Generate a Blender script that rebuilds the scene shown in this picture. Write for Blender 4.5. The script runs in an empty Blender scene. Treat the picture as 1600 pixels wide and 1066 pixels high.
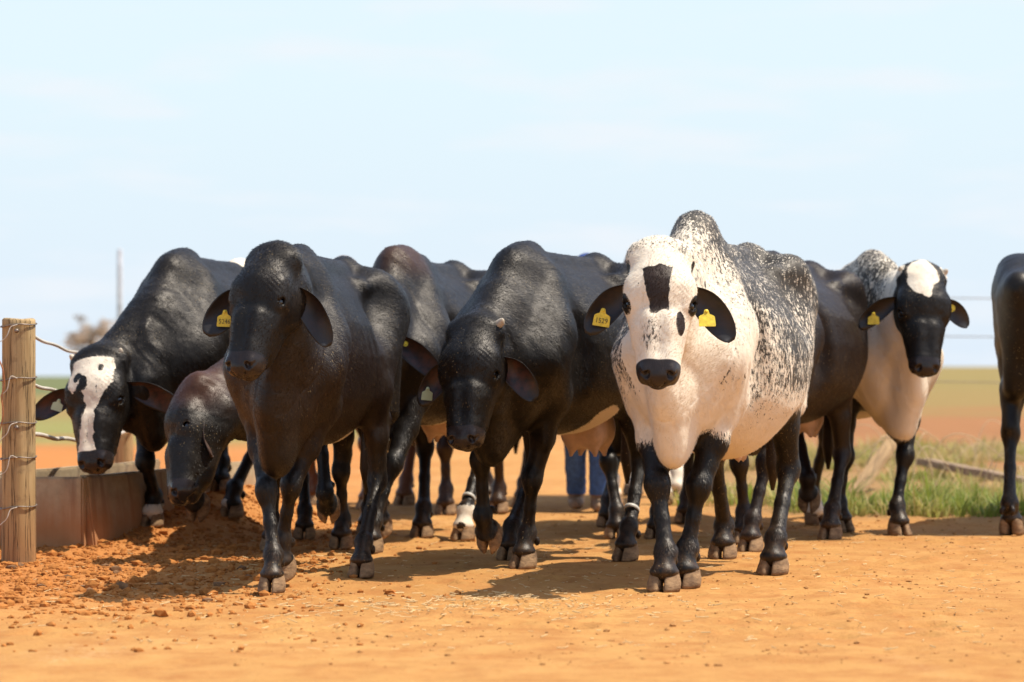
import bpy, bmesh, math, random
import numpy as np
from mathutils import Vector, Matrix

random.seed(7)
np.random.seed(7)
C = bpy.context.scene
COL = C.collection

# ------------------------------------------------------------------ camera
F_MM = 100.0
FPX = F_MM / 36.0 * 1600.0          # focal length in photo pixels
CAM_H = 0.95
HORIZON = 572.0
cam_d = bpy.data.cameras.new('camera')
cam_d.lens = F_MM
cam_d.sensor_width = 36.0
cam_d.clip_start = 0.1
cam_d.clip_end = 6000.0
cam_d.dof.use_dof = True
cam_d.dof.focus_distance = 12.4
cam_d.dof.aperture_fstop = 2.8
cam = bpy.data.objects.new('camera', cam_d)
COL.objects.link(cam)
cam.location = (0, 0, CAM_H)
cam.rotation_euler = (math.radians(90) + math.atan((HORIZON - 533.0) / FPX), 0, 0)
C.camera = cam

# ------------------------------------------------------------------ sky, sun, exposure
SUN_EL = math.radians(63)
SUN_AZ = math.radians(91)           # clockwise from +Y (away from the camera) towards +X (right)
HAZE_LOW = (0.325, 0.368, 0.415, 1)
HAZE_TOP = (0.335, 0.398, 0.427, 1)
CLOUD = (3.75, 3.95, 4.2, 1)
w = bpy.data.worlds.new('World')
C.world = w
w.use_nodes = True
wn, wl = w.node_tree.nodes, w.node_tree.links
wn.clear()
wout = wn.new('ShaderNodeOutputWorld')
wbg = wn.new('ShaderNodeBackground')
sky = wn.new('ShaderNodeTexSky')
sky.sky_type = 'NISHITA'
sky.sun_disc = False
sky.sun_elevation = SUN_EL
sky.sun_rotation = SUN_AZ
sky.altitude = 600
sky.air_density = 1.0
sky.dust_density = 2.2
sky.ozone_density = 1.0
wbg.inputs['Strength'].default_value = 0.15
tcw = wn.new('ShaderNodeTexCoord')
# pale summer haze low over the plain, clear Nishita sky above it, thin torn cloud in between
sepw = wn.new('ShaderNodeSeparateXYZ')
wl.new(tcw.outputs['Generated'], sepw.inputs[0])
hz = wn.new('ShaderNodeMapRange')
hz.interpolation_type = 'SMOOTHSTEP'
hz.inputs['From Min'].default_value = 0.11
hz.inputs['From Max'].default_value = 0.30
hz.inputs['To Min'].default_value = 1.0
hz.inputs['To Max'].default_value = 0.0
wl.new(sepw.outputs['Z'], hz.inputs['Value'])
hramp = wn.new('ShaderNodeValToRGB')
hramp.color_ramp.elements[0].position = 0.0
hramp.color_ramp.elements[0].color = HAZE_LOW
hramp.color_ramp.elements[1].position = 0.10
hramp.color_ramp.elements[1].color = HAZE_TOP
wl.new(sepw.outputs['Z'], hramp.inputs['Fac'])
hscale = wn.new('ShaderNodeVectorMath'); hscale.operation = 'SCALE'
hscale.inputs['Scale'].default_value = 10.0
wl.new(hramp.outputs['Color'], hscale.inputs[0])
mpw = wn.new('ShaderNodeMapping')
mpw.inputs['Scale'].default_value = (1.0, 1.0, 6.0)
cn = wn.new('ShaderNodeTexNoise')
cn.inputs['Scale'].default_value = 9.0
cn.inputs['Detail'].default_value = 7.0
cn.inputs['Roughness'].default_value = 0.55
cr = wn.new('ShaderNodeMapRange')
cr.inputs['From Min'].default_value = 0.50
cr.inputs['From Max'].default_value = 0.66
cr.inputs['To Max'].default_value = 0.75
cmix = wn.new('ShaderNodeMix')
cmix.data_type = 'RGBA'
cmix.inputs['B'].default_value = CLOUD
smix = wn.new('ShaderNodeMix')
smix.data_type = 'RGBA'
wl.new(tcw.outputs['Generated'], mpw.inputs['Vector'])
wl.new(mpw.outputs['Vector'], cn.inputs['Vector'])
wl.new(cn.outputs['Fac'], cr.inputs['Value'])
wl.new(cr.outputs['Result'], cmix.inputs['Factor'])
wl.new(hz.outputs['Result'], smix.inputs['Factor'])
wl.new(sky.outputs['Color'], smix.inputs['A'])
wl.new(hscale.outputs[0], smix.inputs['B'])
wl.new(smix.outputs['Result'], cmix.inputs['A'])
wl.new(cmix.outputs['Result'], wbg.inputs['Color'])
wl.new(wbg.outputs['Background'], wout.inputs['Surface'])

sun_d = bpy.data.lights.new('sun', 'SUN')
sun_d.energy = 3.9
sun_d.angle = math.radians(0.55)
sun_d.color = (1.0, 0.93, 0.82)
sun = bpy.data.objects.new('sun', sun_d)
COL.objects.link(sun)
sdir = Vector((math.sin(SUN_AZ) * math.cos(SUN_EL), math.cos(SUN_AZ) * math.cos(SUN_EL), math.sin(SUN_EL)))
sun.rotation_euler = sdir.to_track_quat('Z', 'Y').to_euler()
sun.location = (10, 10, 20)

C.view_settings.view_transform = 'Standard'
C.view_settings.look = 'None'
C.view_settings.exposure = 0.65
C.view_settings.gamma = 1.0

# ------------------------------------------------------------------ helpers
def at(px, py):
    """photo pixel on the flat ground -> world point"""
    Y = CAM_H * FPX / (py - HORIZON)
    return np.array([(px - 800.0) / FPX * Y, Y, 0.0])

def ap(px, py, Y):
    """photo pixel at a known distance -> world point"""
    return np.array([(px - 800.0) / FPX * Y, Y, CAM_H - (py - HORIZON) / FPX * Y])

def sstep(x, a, b):
    t = np.clip((x - a) / (b - a), 0, 1)
    return t * t * (3 - 2 * t)

def mesh_obj(name, verts, faces, mats, parent=None, smooth=True, midx=None):
    me = bpy.data.meshes.new(name)
    verts = np.asarray(verts, dtype=np.float32)
    if isinstance(faces, np.ndarray):
        n, k = faces.shape
        me.vertices.add(len(verts))
        me.vertices.foreach_set('co', verts.ravel())
        me.loops.add(n * k)
        me.polygons.add(n)
        me.loops.foreach_set('vertex_index', faces.astype(np.int32).ravel())
        me.polygons.foreach_set('loop_start', np.arange(0, n * k, k, dtype=np.int32))
        me.update(calc_edges=True)
    else:
        me.from_pydata([tuple(map(float, v)) for v in verts], [], faces)
    for m in (mats if isinstance(mats, (list, tuple)) else [mats]):
        me.materials.append(m)
    n = len(me.polygons)
    if midx is not None:
        me.polygons.foreach_set('material_index', np.asarray(midx, dtype=np.int32))
    me.polygons.foreach_set('use_smooth', np.full(n, bool(smooth)))
    me.update()
    o = bpy.data.objects.new(name, me)
    COL.objects.link(o)
    if parent is not None:
        o.parent = parent
    return o

def empty(name, loc, rz=0.0):
    o = bpy.data.objects.new(name, None)
    o.empty_display_size = 0.2
    COL.objects.link(o)
    o.location = loc
    o.rotation_euler = (0, 0, rz)
    return o

def tag(o, label=None, cat=None, group=None, kind=None):
    if label: o['label'] = label
    if cat: o['category'] = cat
    if group: o['group'] = group
    if kind: o['kind'] = kind
    return o

def vcol(o, name, rgba):
    a = o.data.attributes.new(name, 'FLOAT_COLOR', 'POINT')
    a.data.foreach_set('color', np.ascontiguousarray(rgba, dtype=np.float32).ravel())

# value noise
_RT = np.random.RandomState(3).rand(64, 64, 64).astype(np.float32)
def vn3(p):
    i = np.floor(p).astype(np.int64); f = (p - i).astype(np.float32)
    f = f * f * (3 - 2 * f)
    i &= 63; j = (i + 1) & 63
    x0, y0, z0 = i.T; x1, y1, z1 = j.T; fx, fy, fz = f.T
    g = lambda a, b, c: _RT[a, b, c]
    a = g(x0, y0, z0) * (1 - fx) + g(x1, y0, z0) * fx
    b = g(x0, y1, z0) * (1 - fx) + g(x1, y1, z0) * fx
    c = g(x0, y0, z1) * (1 - fx) + g(x1, y0, z1) * fx
    d = g(x0, y1, z1) * (1 - fx) + g(x1, y1, z1) * fx
    a = a * (1 - fy) + b * fy; c = c * (1 - fy) + d * fy
    return a * (1 - fz) + c * fz
def fbm(p, octs=4, gain=0.5):
    s = 0; a = 1.0; t = 0
    for o in range(octs):
        s = s + a * (vn3(p * (2 ** o) + 17.3 * o) - 0.5); t += a; a *= gain
    return s / t * 2

# ------------------------------------------------------------------ implicit surfaces
class Field:
    def __init__(s, lo, hi, h):
        s.lo = np.array(lo, float); s.h = h
        s.n = np.ceil((np.array(hi) - s.lo) / h).astype(int) + 1
        s.D = np.full(s.n, 1.0, dtype=np.float32)
    def grid(s, lo, hi):
        a = np.clip(np.floor((lo - s.lo) / s.h).astype(int), 0, s.n)
        b = np.clip(np.ceil((hi - s.lo) / s.h).astype(int) + 1, 0, s.n)
        if np.any(b <= a): return None, None
        ax = [(s.lo[i] + s.h * np.arange(a[i], b[i])).astype(np.float32) for i in range(3)]
        return tuple(slice(a[i], b[i]) for i in range(3)), (ax[0][:, None, None], ax[1][None, :, None], ax[2][None, None, :])
    def put(s, fn, lo, hi, k, sub=False):
        sl, g = s.grid(np.array(lo) - k - 0.02, np.array(hi) + k + 0.02)
        if sl is None: return
        d = fn(*g).astype(np.float32)
        D = s.D[sl]
        k = max(k, 1e-4)
        if sub:
            d = -d
            hh = np.maximum(k - np.abs(D - d), 0) / k
            s.D[sl] = np.maximum(D, d) + hh * hh * k * 0.25
        else:
            hh = np.maximum(k - np.abs(D - d), 0) / k
            s.D[sl] = np.minimum(D, d) - hh * hh * k * 0.25
    def rc(s, a, b, ra, rb, k=0.05, fl=None, sub=False):
        a = np.array(a, float); b = np.array(b, float)
        u = fl[0] if fl else None
        m = max(ra, rb)
        def fn(x, y, z):
            px, py, pz = x - a[0], y - a[1], z - a[2]
            ba = b - a
            if fl:
                un = np.array(fl[0], float); un /= np.linalg.norm(un); f = fl[1] - 1
                q = px * un[0] + py * un[1] + pz * un[2]
                px = px + f * q * un[0]; py = py + f * q * un[1]; pz = pz + f * q * un[2]
                ba = ba + f * np.dot(ba, un) * un
            t = np.clip((px * ba[0] + py * ba[1] + pz * ba[2]) / max(np.dot(ba, ba), 1e-9), 0, 1)
            r = ra + t * (rb - ra)
            return np.sqrt((px - t * ba[0]) ** 2 + (py - t * ba[1]) ** 2 + (pz - t * ba[2]) ** 2) - r
        s.put(fn, np.minimum(a, b) - m, np.maximum(a, b) + m, k, sub)
    def ell(s, c, r, R=None, k=0.05, sub=False):
        c = np.array(c, float); r = np.array(r, float)
        R = np.eye(3) if R is None else R
        m = r.max()
        def fn(x, y, z):
            px, py, pz = x - c[0], y - c[1], z - c[2]
            q = [px * R[0, i] + py * R[1, i] + pz * R[2, i] for i in range(3)]
            k0 = np.sqrt((q[0] / r[0]) ** 2 + (q[1] / r[1]) ** 2 + (q[2] / r[2]) ** 2)
            k1 = np.sqrt((q[0] / r[0] ** 2) ** 2 + (q[1] / r[1] ** 2) ** 2 + (q[2] / r[2] ** 2) ** 2)
            return k0 * (k0 - 1) / np.maximum(k1, 1e-6)
        s.put(fn, c - m, c + m, k, sub)
    def mesh(s, smooth=1):
        D = s.D
        D[0] = D[-1] = 1; D[:, 0] = D[:, -1] = 1; D[:, :, 0] = D[:, :, -1] = 1
        ins = D < 0
        cnt = np.zeros(np.array(D.shape) - 1, dtype=np.int8)
        nx, ny, nz = D.shape
        for dx in (0, 1):
            for dy in (0, 1):
                for dz in (0, 1):
                    cnt += ins[dx:nx - 1 + dx, dy:ny - 1 + dy, dz:nz - 1 + dz]
        act = (cnt > 0) & (cnt < 8)
        ids = np.full(act.shape, -1, dtype=np.int32)
        I = np.argwhere(act)
        ids[act] = np.arange(len(I))
        acc = np.zeros((len(I), 3)); num = np.zeros(len(I))
        for ax in range(3):
            o1, o2 = [i for i in range(3) if i != ax]
            for p in (0, 1):
                for q in (0, 1):
                    a = I.copy(); a[:, o1] += p; a[:, o2] += q
                    b = a.copy(); b[:, ax] += 1
                    da = D[a[:, 0], a[:, 1], a[:, 2]]; db = D[b[:, 0], b[:, 1], b[:, 2]]
                    m = (da < 0) != (db < 0)
                    t = np.where(m, da / np.where(m, da - db, 1), 0)
                    pt = a.astype(float); pt[:, ax] += t
                    acc[m] += pt[m]; num[m] += 1
        V = acc / num[:, None] * s.h + s.lo
        quads = []
        for ax in range(3):
            o1, o2 = [(1, 2), (2, 0), (0, 1)][ax]
            sl0 = [slice(1, -1)] * 3; sl1 = [slice(1, -1)] * 3
            sl0[ax] = slice(0, -1); sl1[ax] = slice(1, None)
            A = ins[tuple(sl0)]; B = ins[tuple(sl1)]
            for flip, M in ((0, A & ~B), (1, ~A & B)):
                e = np.argwhere(M)
                if not len(e): continue
                off = np.ones(3, int); off[ax] = 0
                e = e + off
                def cid(d1, d2):
                    c = e.copy(); c[:, o1] += d1; c[:, o2] += d2
                    return ids[c[:, 0], c[:, 1], c[:, 2]]
                q = np.stack([cid(-1, -1), cid(0, -1), cid(0, 0), cid(-1, 0)], 1)
                quads.append(q[:, ::-1] if flip else q)
        Q = np.concatenate(quads)
        for _ in range(smooth):
            S = np.zeros_like(V); n = np.zeros(len(V))
            for i in range(4):
                a, b = Q[:, i], Q[:, (i + 1) % 4]
                for ax in range(3):
                    S[:, ax] += np.bincount(a, V[b, ax], len(V)) + np.bincount(b, V[a, ax], len(V))
                n += np.bincount(a, minlength=len(V)) + np.bincount(b, minlength=len(V))
            V = V * 0.5 + 0.5 * S / np.maximum(n, 1)[:, None]
        return V, Q

def vnormals(V, Q):
    fn = np.cross(V[Q[:, 2]] - V[Q[:, 0]], V[Q[:, 3]] - V[Q[:, 1]])
    N = np.zeros_like(V)
    for i in range(4):
        for ax in range(3):
            N[:, ax] += np.bincount(Q[:, i], fn[:, ax], len(V))
    return N / np.maximum(np.linalg.norm(N, axis=1), 1e-12)[:, None]

def tube(pts, rads, seg=10, cap=True):
    """a tapered round tube along pts -> verts, quads/tri faces"""
    P = np.array(pts, float); n = len(P)
    T = np.gradient(P, axis=0); T /= np.linalg.norm(T, axis=1)[:, None] + 1e-12
    ref = np.array([0, 0, 1.0]) if abs(T[0, 2]) < 0.9 else np.array([1.0, 0, 0])
    V = []; F = []
    u = np.cross(T[0], ref); u /= np.linalg.norm(u)
    for i in range(n):
        u = u - T[i] * np.dot(u, T[i]); u /= np.linalg.norm(u)
        v = np.cross(T[i], u)
        for j in range(seg):
            a = 2 * math.pi * j / seg
            V.append(P[i] + rads[i] * (math.cos(a) * u + math.sin(a) * v))
    for i in range(n - 1):
        for j in range(seg):
            k = (j + 1) % seg
            F.append((i * seg + j, i * seg + k, (i + 1) * seg + k, (i + 1) * seg + j))
    if cap:
        F.append(tuple(range(seg))[::-1]); F.append(tuple((n - 1) * seg + j for j in range(seg)))
    return V, F

def merge(parts):
    V = []; F = []
    for v, f in parts:
        o = len(V)
        V += [tuple(x) for x in v]
        F += [tuple(int(i) + o for i in q) for q in f]
    return V, F

def crom(xs, ys, n=200):
    """smooth interpolation table"""
    xs = np.array(xs, float); ys = np.array(ys, float)
    m = np.gradient(ys, xs)
    X = np.linspace(xs[0], xs[-1], n)
    i = np.clip(np.searchsorted(xs, X, side='right') - 1, 0, len(xs) - 2)
    hh = xs[i + 1] - xs[i]; t = (X - xs[i]) / hh
    Y = (2 * t**3 - 3 * t**2 + 1) * ys[i] + (t**3 - 2 * t**2 + t) * hh * m[i] + (-2 * t**3 + 3 * t**2) * ys[i + 1] + (t**3 - t**2) * hh * m[i + 1]
    return X, Y

# ------------------------------------------------------------------ materials
def new_mat(name):
    m = bpy.data.materials.new(name); m.use_nodes = True
    nt = m.node_tree
    return m, nt.nodes, nt.links, nt.nodes['Principled BSDF']

def N(nodes, typ, **kw):
    n = nodes.new(typ)
    for k, v in kw.items():
        if k in n.inputs.keys(): n.inputs[k].default_value = v
        else: setattr(n, k, v)
    return n

def mixc(nodes, links, fac, a, b, blend='MIX'):
    m = nodes.new('ShaderNodeMix'); m.data_type = 'RGBA'; m.blend_type = blend
    for sock, v in (('Factor', fac), ('A', a), ('B', b)):
        if hasattr(v, 'links') or hasattr(v, 'is_linked'): links.new(v, m.inputs[sock])
        else: m.inputs[sock].default_value = v
    return m.outputs['Result']

def mathn(nodes, links, op, a, b=None, c=None, clamp=False):
    m = nodes.new('ShaderNodeMath'); m.operation = op; m.use_clamp = clamp
    for i, v in enumerate((a, b, c)):
        if v is None: continue
        if hasattr(v, 'is_linked'): links.new(v, m.inputs[i])
        else: m.inputs[i].default_value = v
    return m.outputs[0]

def mrange(nodes, links, v, a, b, c=0.0, d=1.0, smooth=False):
    m = nodes.new('ShaderNodeMapRange')
    if smooth: m.interpolation_type = 'SMOOTHSTEP'
    links.new(v, m.inputs['Value'])
    for k, x in (('From Min', a), ('From Max', b), ('To Min', c), ('To Max', d)):
        m.inputs[k].default_value = x
    return m.outputs['Result']

def simple_mat(name, col, rough=0.6, noise=0.0, nscale=20.0, bump=0.0, spec=0.5, bscale=None, col2=None, stretch=(1, 1, 1)):
    m, n, l, b = new_mat(name)
    tc = N(n, 'ShaderNodeTexCoord'); mp = N(n, 'ShaderNodeMapping'); mp.inputs['Scale'].default_value = stretch
    l.new(tc.outputs['Object'], mp.inputs['Vector'])
    nz = N(n, 'ShaderNodeTexNoise', Scale=nscale, Detail=6.0, Roughness=0.6)
    l.new(mp.outputs['Vector'], nz.inputs['Vector'])
    c2 = col2 or tuple(x * (1 - noise) for x in col)
    f = mrange(n, l, nz.outputs['Fac'], 0.35, 0.65)
    l.new(mixc(n, l, f, (*col, 1), (*c2, 1)), b.inputs['Base Color'])
    b.inputs['Roughness'].default_value = rough
    b.inputs['Specular IOR Level'].default_value = spec
    if bump:
        nb = N(n, 'ShaderNodeTexNoise', Scale=bscale or nscale, Detail=6.0, Roughness=0.65)
        l.new(mp.outputs['Vector'], nb.inputs['Vector'])
        bp = N(n, 'ShaderNodeBump', Strength=1.0, Distance=bump)
        l.new(nb.outputs['Fac'], bp.inputs['Height'])
        l.new(bp.outputs['Normal'], b.inputs['Normal'])
    return m

def coat_mat():
    m, n, l, b = new_mat('cow_coat')
    at_ = N(n, 'ShaderNodeAttribute', attribute_name='coat')
    sep = N(n, 'ShaderNodeSeparateColor')
    l.new(at_.outputs['Color'], sep.inputs['Color'])
    R, G, B, A = sep.outputs['Red'], sep.outputs['Green'], sep.outputs['Blue'], at_.outputs['Alpha']
    tc = N(n, 'ShaderNodeTexCoord'); oi = N(n, 'ShaderNodeObjectInfo')
    off = N(n, 'ShaderNodeVectorMath', operation='ADD')
    cx = N(n, 'ShaderNodeCombineXYZ')
    k = mathn(n, l, 'MULTIPLY', oi.outputs['Random'], 13.0)
    for s in 'XYZ': l.new(k, cx.inputs[s])
    l.new(tc.outputs['Object'], off.inputs[0]); l.new(cx.outputs[0], off.inputs[1])
    vec = off.outputs[0]
    def nz(scale, detail=4.0, rough=0.55, st=(1, 1, 1), rot=(0, 0, 0)):
        mp = N(n, 'ShaderNodeMapping'); mp.inputs['Scale'].default_value = st; mp.inputs['Rotation'].default_value = rot
        l.new(vec, mp.inputs['Vector'])
        t = N(n, 'ShaderNodeTexNoise', Scale=scale, Detail=detail, Roughness=rough)
        l.new(mp.outputs['Vector'], t.inputs['Vector'])
        return t.outputs['Fac']
    # white patches with a hairy, broken edge
    edge = nz(26, 5, 0.65)
    hair = nz(90, 3, 0.6, (1.6, 1.0, 0.45), (0.35, 0, 0))
    e = mathn(n, l, 'ADD', mathn(n, l, 'MULTIPLY', mathn(n, l, 'SUBTRACT', edge, 0.5), 0.55), mathn(n, l, 'MULTIPLY', mathn(n, l, 'SUBTRACT', hair, 0.5), 0.5))
    wm = mrange(n, l, mathn(n, l, 'ADD', R, e), 0.44, 0.56, smooth=True)
    # dark flecks running with the hair
    f1 = nz(58, 3, 0.6, (1.5, 1.15, 0.42), (0.45, 0, 0))
    f2 = nz(9, 3, 0.6)
    f3 = nz(85, 2, 0.5, (1.3, 1.1, 0.5), (0.45, 0, 0))
    fs = mathn(n, l, 'ADD', mathn(n, l, 'MULTIPLY', f1, 0.55), mathn(n, l, 'ADD', mathn(n, l, 'MULTIPLY', f2, 0.25), mathn(n, l, 'MULTIPLY', f3, 0.20)))
    thr = mrange(n, l, G, 0.0, 1.0, 0.71, 0.37)
    fleck = mrange(n, l, mathn(n, l, 'SUBTRACT', fs, thr), -0.022, 0.034, smooth=True)
    wm2 = mathn(n, l, 'MULTIPLY', wm, mathn(n, l, 'SUBTRACT', 1.0, mathn(n, l, 'MULTIPLY', fleck, 0.94)))
    # base hair colours
    vb = nz(5, 4)
    vd = mrange(n, l, nz(2.2, 5, .65), .42, .70)
    black = mixc(n, l, mathn(n, l, 'MULTIPLY', vd, .8), (0.0045, 0.0038, 0.0034, 1), (0.0165, 0.0118, 0.0082, 1))
    brown = mixc(n, l, vb, (0.10, 0.034, 0.013, 1), (0.17, 0.060, 0.024, 1))
    dark = mixc(n, l, A, black, brown)
    vw = nz(9, 4)
    white = mixc(n, l, vw, (0.80, 0.72, 0.58, 1), (0.70, 0.59, 0.44, 1))
    col = mixc(n, l, wm2, dark, white)
    # thin dust and dry feed specks on the hair
    ds = mrange(n, l, nz(170, 2, 0.5, (1, 1, .5)), 0.665, 0.70)
    ds = mathn(n, l, 'MULTIPLY', ds, mrange(n, l, nz(3.0, 3), 0.47, 0.62))
    col = mixc(n, l, mathn(n, l, 'MULTIPLY', ds, 0.7), col, (0.40, 0.29, 0.14, 1))
    # bare wet nose skin
    nose = mixc(n, l, nz(40, 4), (0.014, 0.012, 0.012, 1), (0.030, 0.022, 0.020, 1))
    col = mixc(n, l, mrange(n, l, B, 0.35, 0.65), col, nose)
    # red dust on the shanks
    pz = N(n, 'ShaderNodeSeparateXYZ'); l.new(tc.outputs['Object'], pz.inputs[0])
    low = mrange(n, l, mathn(n, l, 'ADD', pz.outputs['Z'], mathn(n, l, 'MULTIPLY', edge, 0.25)), 0.42, 0.14)
    dust = mathn(n, l, 'MULTIPLY', low, mrange(n, l, nz(30, 4, 0.7), 0.40, 0.75))
    col = mixc(n, l, mathn(n, l, 'MULTIPLY', dust, 0.30), col, (0.30, 0.15, 0.06, 1))
    l.new(col, b.inputs['Base Color'])
    rg = mathn(n, l, 'ADD', mrange(n, l, pz.outputs['Z'], .45, .85, .30, .35), mathn(n, l, 'MULTIPLY', nz(14, 4), 0.22))
    rg = mathn(n, l, 'ADD', rg, mathn(n, l, 'MULTIPLY', wm2, 0.15))
    rg = mathn(n, l, 'SUBTRACT', rg, mathn(n, l, 'MULTIPLY', B, 0.30))
    l.new(rg, b.inputs['Roughness'])
    b.inputs['Specular IOR Level'].default_value = 0.32
    b.inputs['Specular Tint'].default_value = (1.0, 0.93, 0.84, 1)
    b.inputs['Sheen Roughness'].default_value = 0.4
    # relief: short lying hair plus soft skin creases
    h1 = nz(150, 3, 0.6, (1.6, 1.1, 0.35), (0.4, 0, 0))
    h2 = nz(22, 4, 0.6, (1.3, 1.3, 0.6))
    bp1 = N(n, 'ShaderNodeBump', Strength=0.55, Distance=0.0022)
    bp2 = N(n, 'ShaderNodeBump', Strength=0.4, Distance=0.0028)
    l.new(h2, bp2.inputs['Height']); l.new(h1, bp1.inputs['Height'])
    l.new(bp2.outputs['Normal'], bp1.inputs['Normal'])
    l.new(bp1.outputs['Normal'], b.inputs['Normal'])
    return m

M = {}
M['coat'] = coat_mat()
m, n, l, b = new_mat('eye'); M['eye'] = m
b.inputs['Base Color'].default_value = (0.008, 0.005, 0.004, 1); b.inputs['Roughness'].default_value = 0.06
b.inputs['Coat Weight'].default_value = 0.6
M['hoof'] = simple_mat('hoof_horn', (0.33, 0.205, 0.105), 0.8, 0.6, 22, 0.005, 0.15, 60, (0.15, 0.09, 0.05), (1, 1, 2.2))
M['horn'] = simple_mat('horn', (0.62, 0.52, 0.38), 0.4, 0.3, 30, 0.001)
M['udder'] = simple_mat('udder_skin', (0.62, 0.43, 0.32), 0.5, 0.3, 12, 0.003, 0.4, 40)
M['udder_dark'] = simple_mat('udder_dark_skin', (0.09, 0.055, 0.045), 0.5, 0.3, 12, 0.003, 0.4, 40)
M['tag'] = simple_mat('tag_plastic', (0.80, 0.62, 0.04), 0.42, 0.35, 55)
M['ink'] = simple_mat('tag_ink', (0.05, 0.045, 0.02), 0.6)
M['tagpale'] = simple_mat('tag_pale_plastic', (0.45, 0.55, 0.36), 0.4, 0.1, 30)
M['strap'] = simple_mat('strap', (0.50, 0.47, 0.40), 0.5, 0.2, 40)

def ear_mat(name, inner, outer):
    m, n, l, b = new_mat(name)
    a = N(n, 'ShaderNodeAttribute', attribute_name='ear')
    s = N(n, 'ShaderNodeSeparateColor'); l.new(a.outputs['Color'], s.inputs['Color'])
    tc = N(n, 'ShaderNodeTexCoord'); nz = N(n, 'ShaderNodeTexNoise', Scale=30.0, Detail=5.0)
    l.new(tc.outputs['Object'], nz.inputs['Vector'])
    f = mathn(n, l, 'MULTIPLY', s.outputs['Red'], mrange(n, l, nz.outputs['Fac'], 0.3, 0.6))
    l.new(mixc(n, l, f, (*outer, 1), (*inner, 1)), b.inputs['Base Color'])
    b.inputs['Roughness'].default_value = 0.5
    b.inputs['Subsurface Weight'].default_value = 0.0
    bp = N(n, 'ShaderNodeBump', Strength=0.5, Distance=0.003)
    l.new(nz.outputs['Fac'], bp.inputs['Height']); l.new(bp.outputs['Normal'], b.inputs['Normal'])
    return m
M['ear'] = ear_mat('ear', (0.020, 0.011, 0.009), (0.009, 0.007, 0.006))
M['ear_red'] = ear_mat('ear_red', (0.065, 0.021, 0.012), (0.010, 0.008, 0.007))
M['ear_brown'] = ear_mat('ear_brown', (0.09, 0.045, 0.028), (0.055, 0.030, 0.020))
# ------------------------------------------------------------------ lie of the land
TR_A = np.array([-2.20, 14.60]); TR_B2 = np.array([-1.54, 17.05])      # lane side of the trough
def ground_lift(x, y):
    """smooth lie of the land: flat lane, soil heaped against the trough and post, fields that fall or rise far off"""
    x = np.asarray(x, float); y = np.asarray(y, float)
    d = (TR_B2 - TR_A) / np.linalg.norm(TR_B2 - TR_A); nrm = np.array([d[1], -d[0]])
    t = (x - TR_A[0]) * d[0] + (y - TR_A[1]) * d[1]
    s = (x - TR_A[0]) * nrm[0] + (y - TR_A[1]) * nrm[1]
    z = .25 * np.exp(-(np.maximum(s, 0) / .27) ** 2) * np.exp(-((t - 2.1) / 1.35) ** 2) * sstep(s, -.9, -.2)
    z = z - .0068 * np.maximum(y - 22, 0) * (1 - sstep(x / np.maximum(y, 1), -.10, .02)) * (1 - .5 * sstep(y, 150, 900))
    return z

# ------------------------------------------------------------------ cow builder
EX, EY, EZ = .094, -.212, .004      # eye in head units
TR_Y = [-0.36, -0.30, -0.20, -0.05, 0.12, 0.35, 0.62, 0.86, 1.04, 1.20, 1.33, 1.40]
TR_T = [0.98, 1.08, 1.17, 1.315, 1.385, 1.365, 1.35, 1.355, 1.365, 1.345, 1.28, 1.17]
TR_B = [0.88, 0.76, 0.67, 0.63, 0.61, 0.585, 0.58, 0.635, 0.72, 0.80, 0.90, 1.00]
TR_W = [0.02, 0.12, 0.175, 0.205, 0.250, 0.330, 0.365, 0.345, 0.285, 0.225, 0.16, 0.02]

def claw(side):
    """one half of a cloven hoof, toe towards -Y, sole at z=0, inner wall at x=0"""
    n = 18; lv = [0.0, 0.012, 0.03, 0.048, 0.066, 0.078]
    V = []; F = []
    for k, z in enumerate(lv):
        t = z / 0.078
        toe = -0.062 + 0.050 * t; heel = 0.062 + 0.004 * t
        wd = 0.058 - 0.010 * t
        if k == 0: toe += 0.006; wd -= 0.006; heel -= 0.004
        if k == len(lv) - 1: toe += 0.012; wd -= 0.010; heel -= 0.006
        for j in range(n):
            a = 2 * math.pi * j / n
            cx, cy = math.cos(a), math.sin(a)
            x = abs(cx) ** 0.8 * (1 if cx > 0 else -1) * 0.5 + 0.5
            y = abs(cy) ** 0.85 * (1 if cy > 0 else -1)
            yy = (toe + heel) / 2 + y * (heel - toe) / 2
            taper = 1 - 0.45 * max(0, -y) ** 2.2
            bulge = 1 + 0.05 * math.sin(z * 260 + j * 0.3)
            V.append((side * (0.004 + x * wd * taper * bulge), yy, z))
    for k in range(len(lv) - 1):
        for j in range(n):
            q = (k * n + j, k * n + (j + 1) % n, (k + 1) * n + (j + 1) % n, (k + 1) * n + j)
            F.append(q if side > 0 else q[::-1])
    a = tuple(range(n)); b_ = tuple((len(lv) - 1) * n + j for j in range(n))
    F.append(a[::-1] if side > 0 else a); F.append(b_ if side > 0 else b_[::-1])
    return V, F

def two_link(A, B, l1, l2, bend):
    """middle joint of A-B, bent towards 'bend'"""
    d = B - A; D = np.linalg.norm(d)
    if D > (l1 + l2) * 0.995:
        s = D / ((l1 + l2) * 0.995); l1 *= s; l2 *= s
    x = (l1 * l1 - l2 * l2 + D * D) / (2 * D)
    hh = math.sqrt(max(l1 * l1 - x * x, 0))
    u = d / D; b = np.array(bend, float); b -= u * np.dot(u, b); b /= np.linalg.norm(b)
    return A + u * x + b * hh

def rotx(a):
    c, s = math.cos(a), math.sin(a)
    return np.array([[1, 0, 0], [0, c, -s], [0, s, c]])
def rotz(a):
    c, s = math.cos(a), math.sin(a)
    return np.array([[c, -s, 0], [s, c, 0], [0, 0, 1]])

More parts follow.
